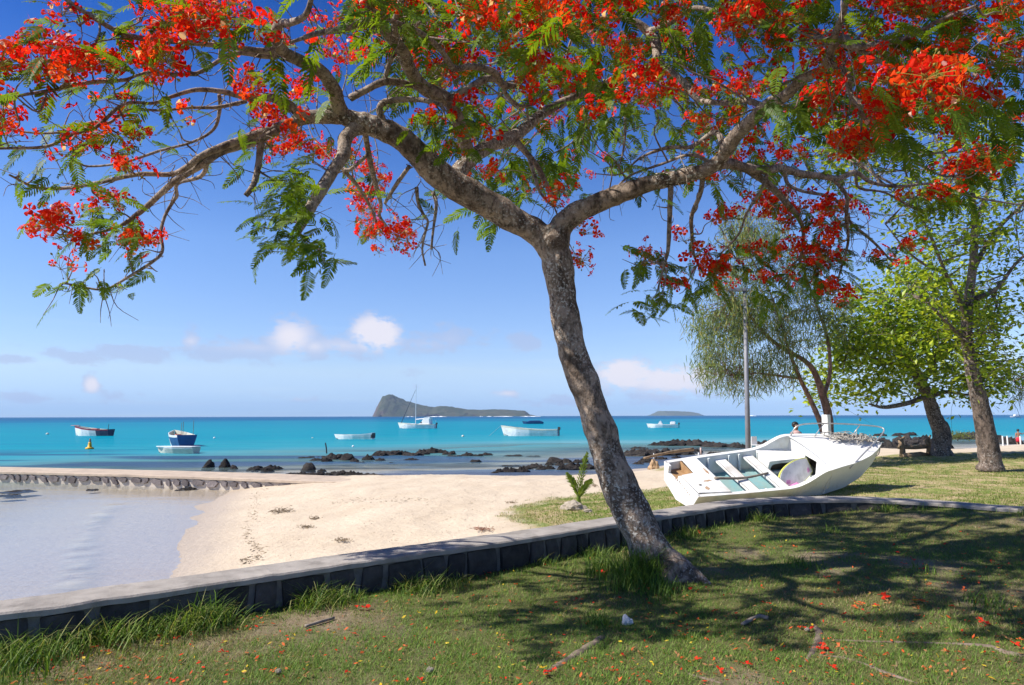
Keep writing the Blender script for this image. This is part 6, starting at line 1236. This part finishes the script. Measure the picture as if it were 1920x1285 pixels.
# ------------------------------------------------------------------ people
M_skin = simple('brown_skin', (0.30, 0.165, 0.105), (0.26, 0.14, 0.09), 5, .55, .3); M_hair = simple('black_hair', (0.012, 0.010, 0.009), (0.02, .017, .015), 20, .5, .4)
def person(loc, h, yaw, label, joints, hair, clothes, extra=None):
    """one skinned body mesh with tapered limbs; joints in units of the standing height"""
    root = tag(empty('person', loc, yaw), label, 'person'); names = list(joints); idx = {n_: i for i, n_ in enumerate(names)}
    me = bpy.data.meshes.new('body'); E = [('pelvis', 'waist'), ('waist', 'chest'), ('chest', 'neck'), ('neck', 'jaw'), ('jaw', 'brow'), ('brow', 'crown')]
    for s_ in 'lr': E += [('chest', 'sho' + s_), ('sho' + s_, 'elb' + s_), ('elb' + s_, 'wri' + s_), ('wri' + s_, 'pal' + s_), ('pelvis', 'hip' + s_), ('hip' + s_, 'kne' + s_), ('kne' + s_, 'ank' + s_), ('ank' + s_, 'toe' + s_)]
    me.from_pydata([tuple(x * h for x in joints[n_]) for n_ in names], [(idx[a], idx[b_]) for a, b_ in E], [])
    R0 = dict(pelvis=.082, waist=.072, chest=.085, neck=.032, jaw=.048, brow=.056, crown=.04, sho=.042, elb=.026, wri=.019, pal=.022, hip=.065, kne=.042, ank=.026, toe=.022)
    o = bpy.data.objects.new('body', me); C.objects.link(o); o.parent = root; me.materials.append(M_skin)
    sk = o.modifiers.new('skin', 'SKIN'); sk.use_smooth_shade = True
    for n_ in names:
        k = n_ if n_ in R0 else n_[:-1]; r = R0[k] * h; me.skin_vertices[0].data[idx[n_]].radius = (r, r * (.72 if k in ('waist', 'chest', 'pelvis') else 1)); me.skin_vertices[0].data[idx[n_]].use_root = n_ == 'pelvis'
    ss = o.modifiers.new('sub', 'SUBSURF'); ss.levels = ss.render_levels = 2
    hm = MB(); c = Vector(joints['brow']) * h; ax = (Vector(joints['crown']) - Vector(joints['jaw'])).normalized()
    for_ = Vector((0, -1, 0)); r = .072 * h; rings = []
    for t in np.linspace(-.75, 1.5, 9):
        ring = []
        for a in range(14):
            an = a / 14 * 2 * math.pi; d = Vector((math.cos(an), math.sin(an), 0)); cut = 0 if not (d.y < -.45 and t < .35) else -.035 * h
            ring.append(c + ax * (math.sin(t) * r) + d * (math.cos(t) * r + cut) + Vector((0, .012 * h, .008 * h)))
        rings.append(ring)
    hm.loft(rings); hm.build('hair', M_hair, root, smooth=True)
    # eyes, nose, mouth
    f = MB()
    for sx_ in (-1, 1): f.box(c + Vector((sx_ * .02 * h, -.058 * h, -.012 * h)), (.012 * h, .01 * h, .006 * h))
    f.box(c + Vector((0, -.056 * h, -.055 * h)), (.025 * h, .012 * h, .005 * h)); f.build('eyes_and_mouth', M_hair, root)
    f = MB(); f.tube([c + Vector((0, -.055 * h, -.01 * h)), c + Vector((0, -.066 * h, -.032 * h)), c + Vector((0, -.055 * h, -.04 * h))], [.006 * h, .010 * h, .006 * h], 6); f.build('nose', M_skin, root, smooth=True)
    for s_, sg in (('l', 1), ('r', -1)):                           # fingers and thumb at each hand
        p = Vector(joints['pal' + s_]) * h; w = (Vector(joints['pal' + s_]) - Vector(joints['wri' + s_])).normalized(); sd_ = w.cross(Vector((0, 1, 0))); sd_ = sd_.normalized() if sd_.length > .1 else Vector((1, 0, 0))
        hn = MB()
        for k, (off, L_) in enumerate(((-.014, .034), (-.005, .042), (.005, .039), (.013, .03))): a = p + sd_ * off * h; hn.tube([a, a + w * L_ * .5 * h, a + w * L_ * .9 * h + Vector((0, -.012 * h, 0))], [.0055 * h, .005 * h, .0035 * h], 6)
        a = p - sd_ * .018 * h - w * .012 * h; hn.tube([a, a - sd_ * .014 * h + w * .015 * h, a - sd_ * .016 * h + w * .032 * h], [.0065 * h, .006 * h, .004 * h], 6); hn.build('fingers', M_skin, root, smooth=True)
    for nm, rings, mat in clothes:
        cm = MB(); cm.loft([[Vector((cx + rx * math.cos(a / 16 * 6.2832), cy + ry * math.sin(a / 16 * 6.2832), z)) * h for a in range(16)] for cx, cy, z, rx, ry in rings], cap=False); so = cm.build(nm, mat, root, smooth=True); sd = so.modifiers.new('thick', 'SOLIDIFY'); sd.thickness = .008 * h
    return root
STAND = dict(pelvis=(0, 0, .52), waist=(0, 0, .60), chest=(0, .005, .72), neck=(0, .005, .83), jaw=(0, -.01, .885), brow=(0, 0, .94), crown=(0, .005, .975),
 shol=(.105, 0, .795), elbl=(.135, .02, .63), wril=(.15, -.02, .49), pall=(.152, -.03, .455), shor=(-.105, 0, .795), elbr=(-.135, .02, .63), wrir=(-.15, -.02, .49), palr=(-.152, -.03, .455),
 hipl=(.055, 0, .49), knel=(.062, -.01, .27), ankl=(.065, .01, .045), toel=(.07, -.075, .018), hipr=(-.055, 0, .49), kner=(-.062, -.01, .27), ankr=(-.065, .01, .045), toer=(-.07, -.075, .018))
M_pinktee = simple('pale_pink_shirt', (.62, .40, .36), (.5, .3, .28), 8, .8); M_redsh = simple('red_shorts', (.62, .03, .05), (.5, .02, .04), 8, .8); M_darksh = simple('dark_shorts', (.05, .05, .08), (.08, .07, .1), 8, .8)
g = gz(1496, 884, 0); pj = dict(STAND)
hp = P(1496, 794, (g - CAM).y * 1.0); ph = 1.36
person((g.x, g.y, g.z), ph, R_(18), 'person with short black hair and pale shirt, head showing above the wrecked boat', pj, True,
 [('shirt', [(0, .004, .50, .115, .085), (0, .004, .60, .112, .08), (0, .004, .72, .122, .088), (0, .004, .80, .118, .07), (0, .004, .835, .05, .045)], M_pinktee), ('shorts', [(0, 0, .30, .14, .09), (0, 0, .42, .13, .09), (0, 0, .53, .112, .086)], M_darksh)])
pj = dict(STAND); pj.update(elbr=(-.19, -.03, .72), wrir=(-.27, -.06, .76), palr=(-.30, -.07, .775), knel=(.062, -.05, .28), ankl=(.065, .03, .06), toel=(.07, -.045, .015))
g = G(1911, 839, -.62)
person((g.x, g.y, -.62), 1.22, R_(165), 'child in red shorts standing at the water near the right edge', pj, True, [('shorts', [(0, 0, .30, .125, .085), (0, 0, .42, .128, .09), (0, 0, .55, .108, .084)], M_redsh)])

# ------------------------------------------------------------------ grass, petals
M_grass = leaf_mat('grass_blade', None, .35, .55, .25, use_attr='Col', tmul=(1.15, 1.15, .6))
def blades(xy, zf, hgt, wid, cols, lean=.5, seg=2, seed=0):
    """curved tapering blades; all arrays"""
    n_ = len(xy); a = rng.uniform(0, 2 * np.pi, n_); d = np.stack([np.cos(a), np.sin(a)], 1); s_ = np.stack([-d[:, 1], d[:, 0]], 1); z0 = zf(xy[:, 0], xy[:, 1]) - .004
    ln = lean * rng.uniform(.3, 1.3, n_) * hgt; V = np.zeros((n_, 2 * seg + 1, 3)); 
    for k in range(seg):
        t = k / seg; w = wid * (1 - .55 * t)
        ctr = xy + d * (ln * t * t)[:, None]
        V[:, 2 * k, :2] = ctr - s_ * w[:, None] / 2; V[:, 2 * k + 1, :2] = ctr + s_ * w[:, None] / 2; V[:, 2 * k, 2] = V[:, 2 * k + 1, 2] = z0 + hgt * t * (1 - .12 * t)
    V[:, -1, :2] = xy + d * ln[:, None]; V[:, -1, 2] = z0 + hgt * np.clip(1 - .35 * lean * rng.random(n_), .4, 1)
    base = np.arange(n_)[:, None] * (2 * seg + 1); F_ = []
    for k in range(seg - 1): q_ = 2 * k; F_ += [base + np.array([[q_, q_ + 1, q_ + 3]]), base + np.array([[q_, q_ + 3, q_ + 2]])]
    q_ = 2 * (seg - 1); F_.append(base + np.array([[q_, q_ + 1, q_ + 2]]))
    return V.reshape(-1, 3), np.vstack(F_), np.repeat(cols, 2 * seg + 1, axis=0)
def pick(n_, table, f=.25):
    t = np.array(table); c = t[rng.integers(len(t), size=n_)]; return c * rng.uniform(1 - f, 1 + f, (n_, 1))
LAWNPOLY = [wall_at(s_, .04) for s_ in np.linspace(1.0, WS[-1] - .2, 60)] + [(14, -6), (-12, -6)]
def in_lawn(x, y): return inside(x, y, LAWNPOLY)
# mown turf, thicker near the camera's feet
N = 560000
y_ = 2.6 + 8.6 * rng.random(N) ** 1.25; x_ = rng.uniform(-.95, .98, N) * (y_ * .86 + .6); ok = in_lawn(x_, y_); x_, y_ = x_[ok], y_[ok]
cv = lawn_cover(x_, y_); keep = rng.random(len(x_)) < .5 + .5 * cv; x_, y_, cv = x_[keep], y_[keep], cv[keep]
n_ = len(x_); lush = fbm(x_ * .8, y_ * .8, 77, 4); green = pick(n_, [(0.12, 0.23, 0.03), (0.18, 0.29, 0.045), (0.08, 0.17, 0.025), (0.25, 0.32, 0.07)]); straw = pick(n_, [(0.42, 0.33, 0.18), (0.33, 0.27, 0.13), (0.27, 0.18, 0.10)])
w = (rng.random(n_) < np.clip(.66 - .66 * cv - 1.8 * (lush - .5), .04, .8))[:, None]; cols = np.where(w, straw, green)
clp = fbm(x_ * 6, y_ * 6, 78, 3); hg = rng.uniform(.012, .036, n_) * (.6 + .5 * cv) * (.5 + 1.3 * clp); V, F_, K = blades(np.stack([x_, y_], 1), lawn_z, hg, rng.uniform(.0035, .0065, n_), cols, 1.1, 1)
tag(link('turf', np_mesh('turf', V, F_, M_grass, False, cols=K)), 'short mown grass with straw coloured patches covering the lawn', 'grass', kind='stuff')
print('turf', len(F_))
# rough grass along the foot of the wall
N = 30000; s_ = rng.uniform(2.2, WS[-1] - 6, N); wl_ = fbm(s_ * 2.2, s_ * 0 + 3, 81, 3) * 1.5 - .25; off = -np.abs(rng.normal(0, .17, N)) - .01; xw, yw = wall_at(s_, off)
dens = np.clip((wl_ - .38) * 3.2, .05, 1) * np.where(xw < -1.6, 2.5, 1) * np.where(xw > 1.0, .55, 1); k = rng.random(N) < dens; xw, yw, wl_ = xw[k], yw[k], wl_[k]
h_ = rng.uniform(.03, .20, len(xw)) * rng.uniform(.5, 1, len(xw)) * (.45 + 1.1 * np.clip(wl_ - .2, 0, 1)) * np.where(xw < -1.6, 1.5, 1.1)
DEEP = [(0.09, 0.17, 0.025), (0.14, 0.24, 0.03), (0.06, 0.12, 0.02), (0.20, 0.28, 0.05)]
V, F_, K = blades(np.stack([xw, yw], 1), lawn_z, h_, rng.uniform(.005, .010, len(xw)), pick(len(xw), DEEP + [(0.34, 0.33, 0.12)]), 1.15, 4)
tag(link('rough_grass', np_mesh('rough_grass', V, F_, M_grass, False, cols=K)), 'tall rough green grass growing along the foot of the wall', 'grass', kind='stuff')
# single tufts
TUFTS = [(1203, 1100, .42, 520, .26, 'large bright tuft of grass at the foot of the flame tree'), (1135, 1085, .28, 300, .30, 'loose grass tuft left of the flame tree foot'), (1165, 1108, .22, 200, .26, 'grass clump in front of the flame tree foot'), (1245, 1120, .16, 220, .26, 'dark grass tuft under the right side of the trunk'), (1125, 1166, .13, 110, .16, 'low dark tuft beside the white stone'),
         (1500, 1062, .16, 110, .28, 'sunlit grass tuft in the shade right of the trunk'), (1845, 1132, .16, 110, .24, 'grass tuft near the right edge of the lawn'), (1310, 985, .2, 80, .25, 'tall grass stems against the wall below the wrecked boat'), (1560, 1003, .14, 60, .2, 'thin pale tuft below the bow of the wrecked boat'), (60, 1262, .2, 200, .35, 'coarse grass tuft in the bottom left corner'), (30, 1215, .22, 160, .35, 'coarse grass tuft at the left edge by the wall'), (240, 1190, .2, 120, .3, 'arching grass tuft against the left part of the wall'), (1295, 1195, .08, 50, .12, 'tiny tuft below the big root'), (1735, 1075, .12, 60, .2, 'small tuft in the dappled shade right')]
for (px, py, hh, n_, rad, lab) in TUFTS:
    g = G(px, py, 0.0); r = rng.normal(0, rad * .45, (n_, 2)); xy = np.array([g.x, g.y]) + r; hgt = hh * rng.uniform(.45, 1.15, n_) * np.exp(-(r ** 2).sum(1) / (rad ** 2) * .6)
    V, F_, K = blades(xy, lawn_z, hgt, rng.uniform(.005, .010, n_), pick(n_, DEEP), .8, 4); o = link('grass_tuft', np_mesh('grass_tuft', V - np.array([g.x, g.y, 0]), F_, M_grass, False, cols=K)); o.location = (g.x, g.y, 0); tag(o, lab, 'grass tuft', 'grass tufts on the lawn', 'stuff')
# grass on the patch and field beyond the wall
N = 260000; y_ = 8 + 18 * rng.random(N) ** 1.4; x_ = rng.uniform(-.1, .86, N) * y_; e_ = (fbm(x_ * 1.6, y_ * 1.6, 11) - 0.5) * 1.3 + (fbm(x_ * 7, y_ * 7, 12) - 0.5) * 0.5
gp = np.maximum(sdist(x_, y_, GRASS_PATCH) + e_ * .7, sdist(x_, y_, GRASS_FIELD) + e_); pn = fbm(x_ * 1.1, y_ * 1.1, 91, 4); k = (gp > 0.05) & ~in_lawn(x_, y_) & (rng.random(N) < np.clip((pn - .3) * 5, .12, 1)) & (seg_dist(x_, y_, [tuple(p) for p in WC[::4]]) > .5); x_, y_, pn = x_[k], y_[k], pn[k]; n_ = len(x_)
lushp = (x_ < 3.4); dry = (rng.random(n_) < np.where(lushp, np.clip(.75 - 1.2 * sstep(x_, .3, 1.6), .1, .8), np.clip(1.25 - pn * 1.4, .2, .85)))[:, None]
cols = np.where(dry, pick(n_, [(0.38, 0.33, 0.16), (0.30, 0.29, 0.12)]), pick(n_, [(0.13, 0.21, 0.025), (0.19, 0.26, 0.04), (0.09, 0.16, 0.02)]))
V, F_, K = blades(np.stack([x_, y_], 1), lambda a, b_: land_z(a, b_)[0], rng.uniform(.02, .055, n_), rng.uniform(.008, .014, n_), cols, .8, 1)
tag(link('field_grass', np_mesh('field_grass', V, F_, M_grass, False, cols=K)), 'short grass on the patch and field beyond the wall', 'grass', kind='stuff')
# fallen blossoms: those one can pick out, then the crumbs between them
M_fall = leaf_mat('fallen_petal', [(0.80, 0.06, 0.02), (0.85, 0.16, 0.04), (0.70, 0.22, 0.08)], .4, .6, .2, scale=7, tmul=(1, 1, 1)); M_fallred = leaf_mat('fallen_red', [(0.72, 0.02, 0.01), (0.85, 0.06, 0.02)], .4, .6, .2, scale=7, tmul=(1, 1, 1)); M_dryl = leaf_mat('dry_leaf', [(0.30, 0.14, 0.06), (0.42, 0.22, 0.10)], .3, .7, .1, scale=7); M_yell = leaf_mat('yellow_leaflet', [(0.75, 0.50, 0.02), (0.8, .6, .08)], .4, .6, .2, scale=7)
def fallen_mesh(seed, mat, n_=5):
    r_ = np.random.default_rng(seed); m = MB()
    for p in range(n_):
        a = 6.28 * p / n_ + r_.uniform(-.5, .5); d = Vector((math.cos(a), math.sin(a), 0)); t = Vector((-d.y, d.x, 0)); s_ = r_.uniform(.022, .042); c = Vector((*r_.normal(0, .012, 2), .006)); vs = []
        for rr, w, h in ((0, .06, .0), (.5, .3, .25 * r_.random()), (.85, .4, .5 * r_.random()), (1.1, .15, .4 * r_.random())):
            for sg in (-1, 1): vs.append(c + d * rr * s_ + t * sg * w * s_ + Vector((0, 0, (h + .15 * abs(r_.normal())) * s_)))
        m.add(vs, [(2 * i, 2 * i + 1, 2 * i + 3, 2 * i + 2) for i in range(3)])
    return m.mesh('fallen_blossom', mat)
FM = {'r': [fallen_mesh(i, M_fallred, n_) for i, n_ in enumerate((5, 4, 3))], 'o': [fallen_mesh(10 + i, M_fall, n_) for i, n_ in enumerate((4, 3, 2))], 'd': [fallen_mesh(20 + i, M_dryl, n_) for i, n_ in enumerate((4, 2, 3))], 'y': [fallen_mesh(30 + i, M_yell, n_) for i, n_ in enumerate((2, 3))]}
def lawn_point(px, py):
    g = G(px, py, 0.0)
    for _ in range(3): g = G(px, py, float(lawn_z(np.array([g.x]), np.array([g.y]))[0]))
    return g
def drop(px, py, kind, s_, label, group):
    g = lawn_point(px, py); o = link('fallen_blossom', FM[kind][int(rng.integers(len(FM[kind])))]); o.location = g + Vector((0, 0, .014)); o.rotation_euler = (rng.normal(0, .2), rng.normal(0, .2), rng.uniform(0, 6.28)); o.scale = (s_ * .85,) * 3; tag(o, label, 'blossom', group)
ONE = [(137, 1210, 'r', 1.3, 'bright red fallen blossom on the grass below the left end of the wall'), (1512, 1184, 'r', 1.2, 'bright orange red blossom in deep shade above the forked root'), (1128, 1078, 'r', 1.4, 'red blossom standing in the grass left of the trunk'), (1315, 1005, 'o', 1.6, 'orange blossoms by the wall just right of the trunk'), (1660, 1126, 'r', 1.6, 'large red blossom heap in the right half of the shade'), (1732, 1134, 'o', 1.7, 'wide scatter of orange petals beside a yellow leaf on the right'), (1716, 1131, 'y', 1.3, 'yellow leaf beside the orange petals on the right'), (1017, 1260, 'y', 1.3, 'yellow leaf near the bottom edge by the root'), (1030, 1268, 'r', 1.2, 'red petal beside the yellow leaf by the root'), (626, 1193, 'y', .9, 'small yellow leaflet near the stick'), (785, 1154, 'y', .9, 'small yellow leaflet on the sunny lawn'), (1612, 1138, 'o', 1.5, 'orange petals in a sun fleck right of centre'), (1540, 1218, 'r', 1.3, 'red petals lying on the forked root'), (1655, 1236, 'o', 1.3, 'orange petal beside the long right root'), (1838, 1171, 'r', 1.8, 'red petal heap near the right edge'), (910, 1077, 'o', 1.4, 'orange petals near the wall left of the trunk'), (660, 1108, 'o', 1.5, 'orange brown petals at the foot of the wall'), (680, 1145, 'r', 1.5, 'pair of red petals in the sun below the wall')]
for a in ONE: drop(a[0], a[1], a[2], a[3], a[4], 'fallen blossoms on the lawn')
LOTS = []
DRIFT = [(1655, 1125), (1740, 1135), (1830, 1170), (1610, 1140), (1300, 1010), (1480, 1030), (1640, 1025), (1860, 1050), (1700, 1060), (1380, 1240), (1550, 1230), (1800, 1250), (1250, 1150), (1420, 1130), (1780, 1095), (1900, 1190), (1140, 1250), (1560, 1090)]
for k in range(105):
    cx_, cy_ = DRIFT[int(rng.integers(len(DRIFT)))]; x = np.clip(rng.normal(cx_, 38), 1090, 1915); y = np.clip(rng.normal(cy_, 14), 1010 if x > 1330 else 1110, 1282); LOTS.append((x, y, 'ooorrd'[int(rng.integers(6))], rng.uniform(.5, 1.05), 'fallen orange red petals in the dappled shade'))
for k in range(42):
    x = rng.uniform(20, 1050); y = rng.uniform(np.interp(x, [0, 640, 1050], [1215, 1140, 1075]), 1280); LOTS.append((x, y, 'oodrd'[int(rng.integers(5))], rng.uniform(.45, .9), 'fallen orange brown petals on the sunny lawn'))
for a in LOTS: drop(*a, 'fallen blossoms on the lawn')
Vs = []; Fs = []; Ms = []; o = 0; kinds = [M_fallred, M_fall, M_dryl, M_yell]
for k in range(2400):
    x = rng.uniform(-20, 1940); y = rng.uniform(np.interp(x, [0, 640, 1130, 1440, 1920], [1200, 1110, 1045, 985, 985]), 1290)
    if x < 900 and rng.random() < .55: continue
    g = lawn_point(x, y); a = rng.uniform(0, 6.28); s_ = rng.uniform(.006, .016); d = np.array([math.cos(a), math.sin(a), rng.normal(0, .3)]); t = np.array([-d[1], d[0], rng.normal(0, .3)]); c = np.array(g) + [0, 0, .018]
    Vs += [c - d * s_ * 1.4, c + t * s_ * .6, c + d * s_ * 1.4, c - t * s_ * .6]; Fs.append((o, o + 1, o + 2, o + 3)); o += 4; Ms.append([0, 1, 1, 2, 2, 2, 3][int(rng.integers(7))])
ob = link('petal_litter', np_mesh('petal_litter', np.array(Vs), np.array(Fs), kinds, False, mi=Ms)); tag(ob, 'countless small petals and dry leaflets strewn over the lawn', 'litter', kind='stuff')
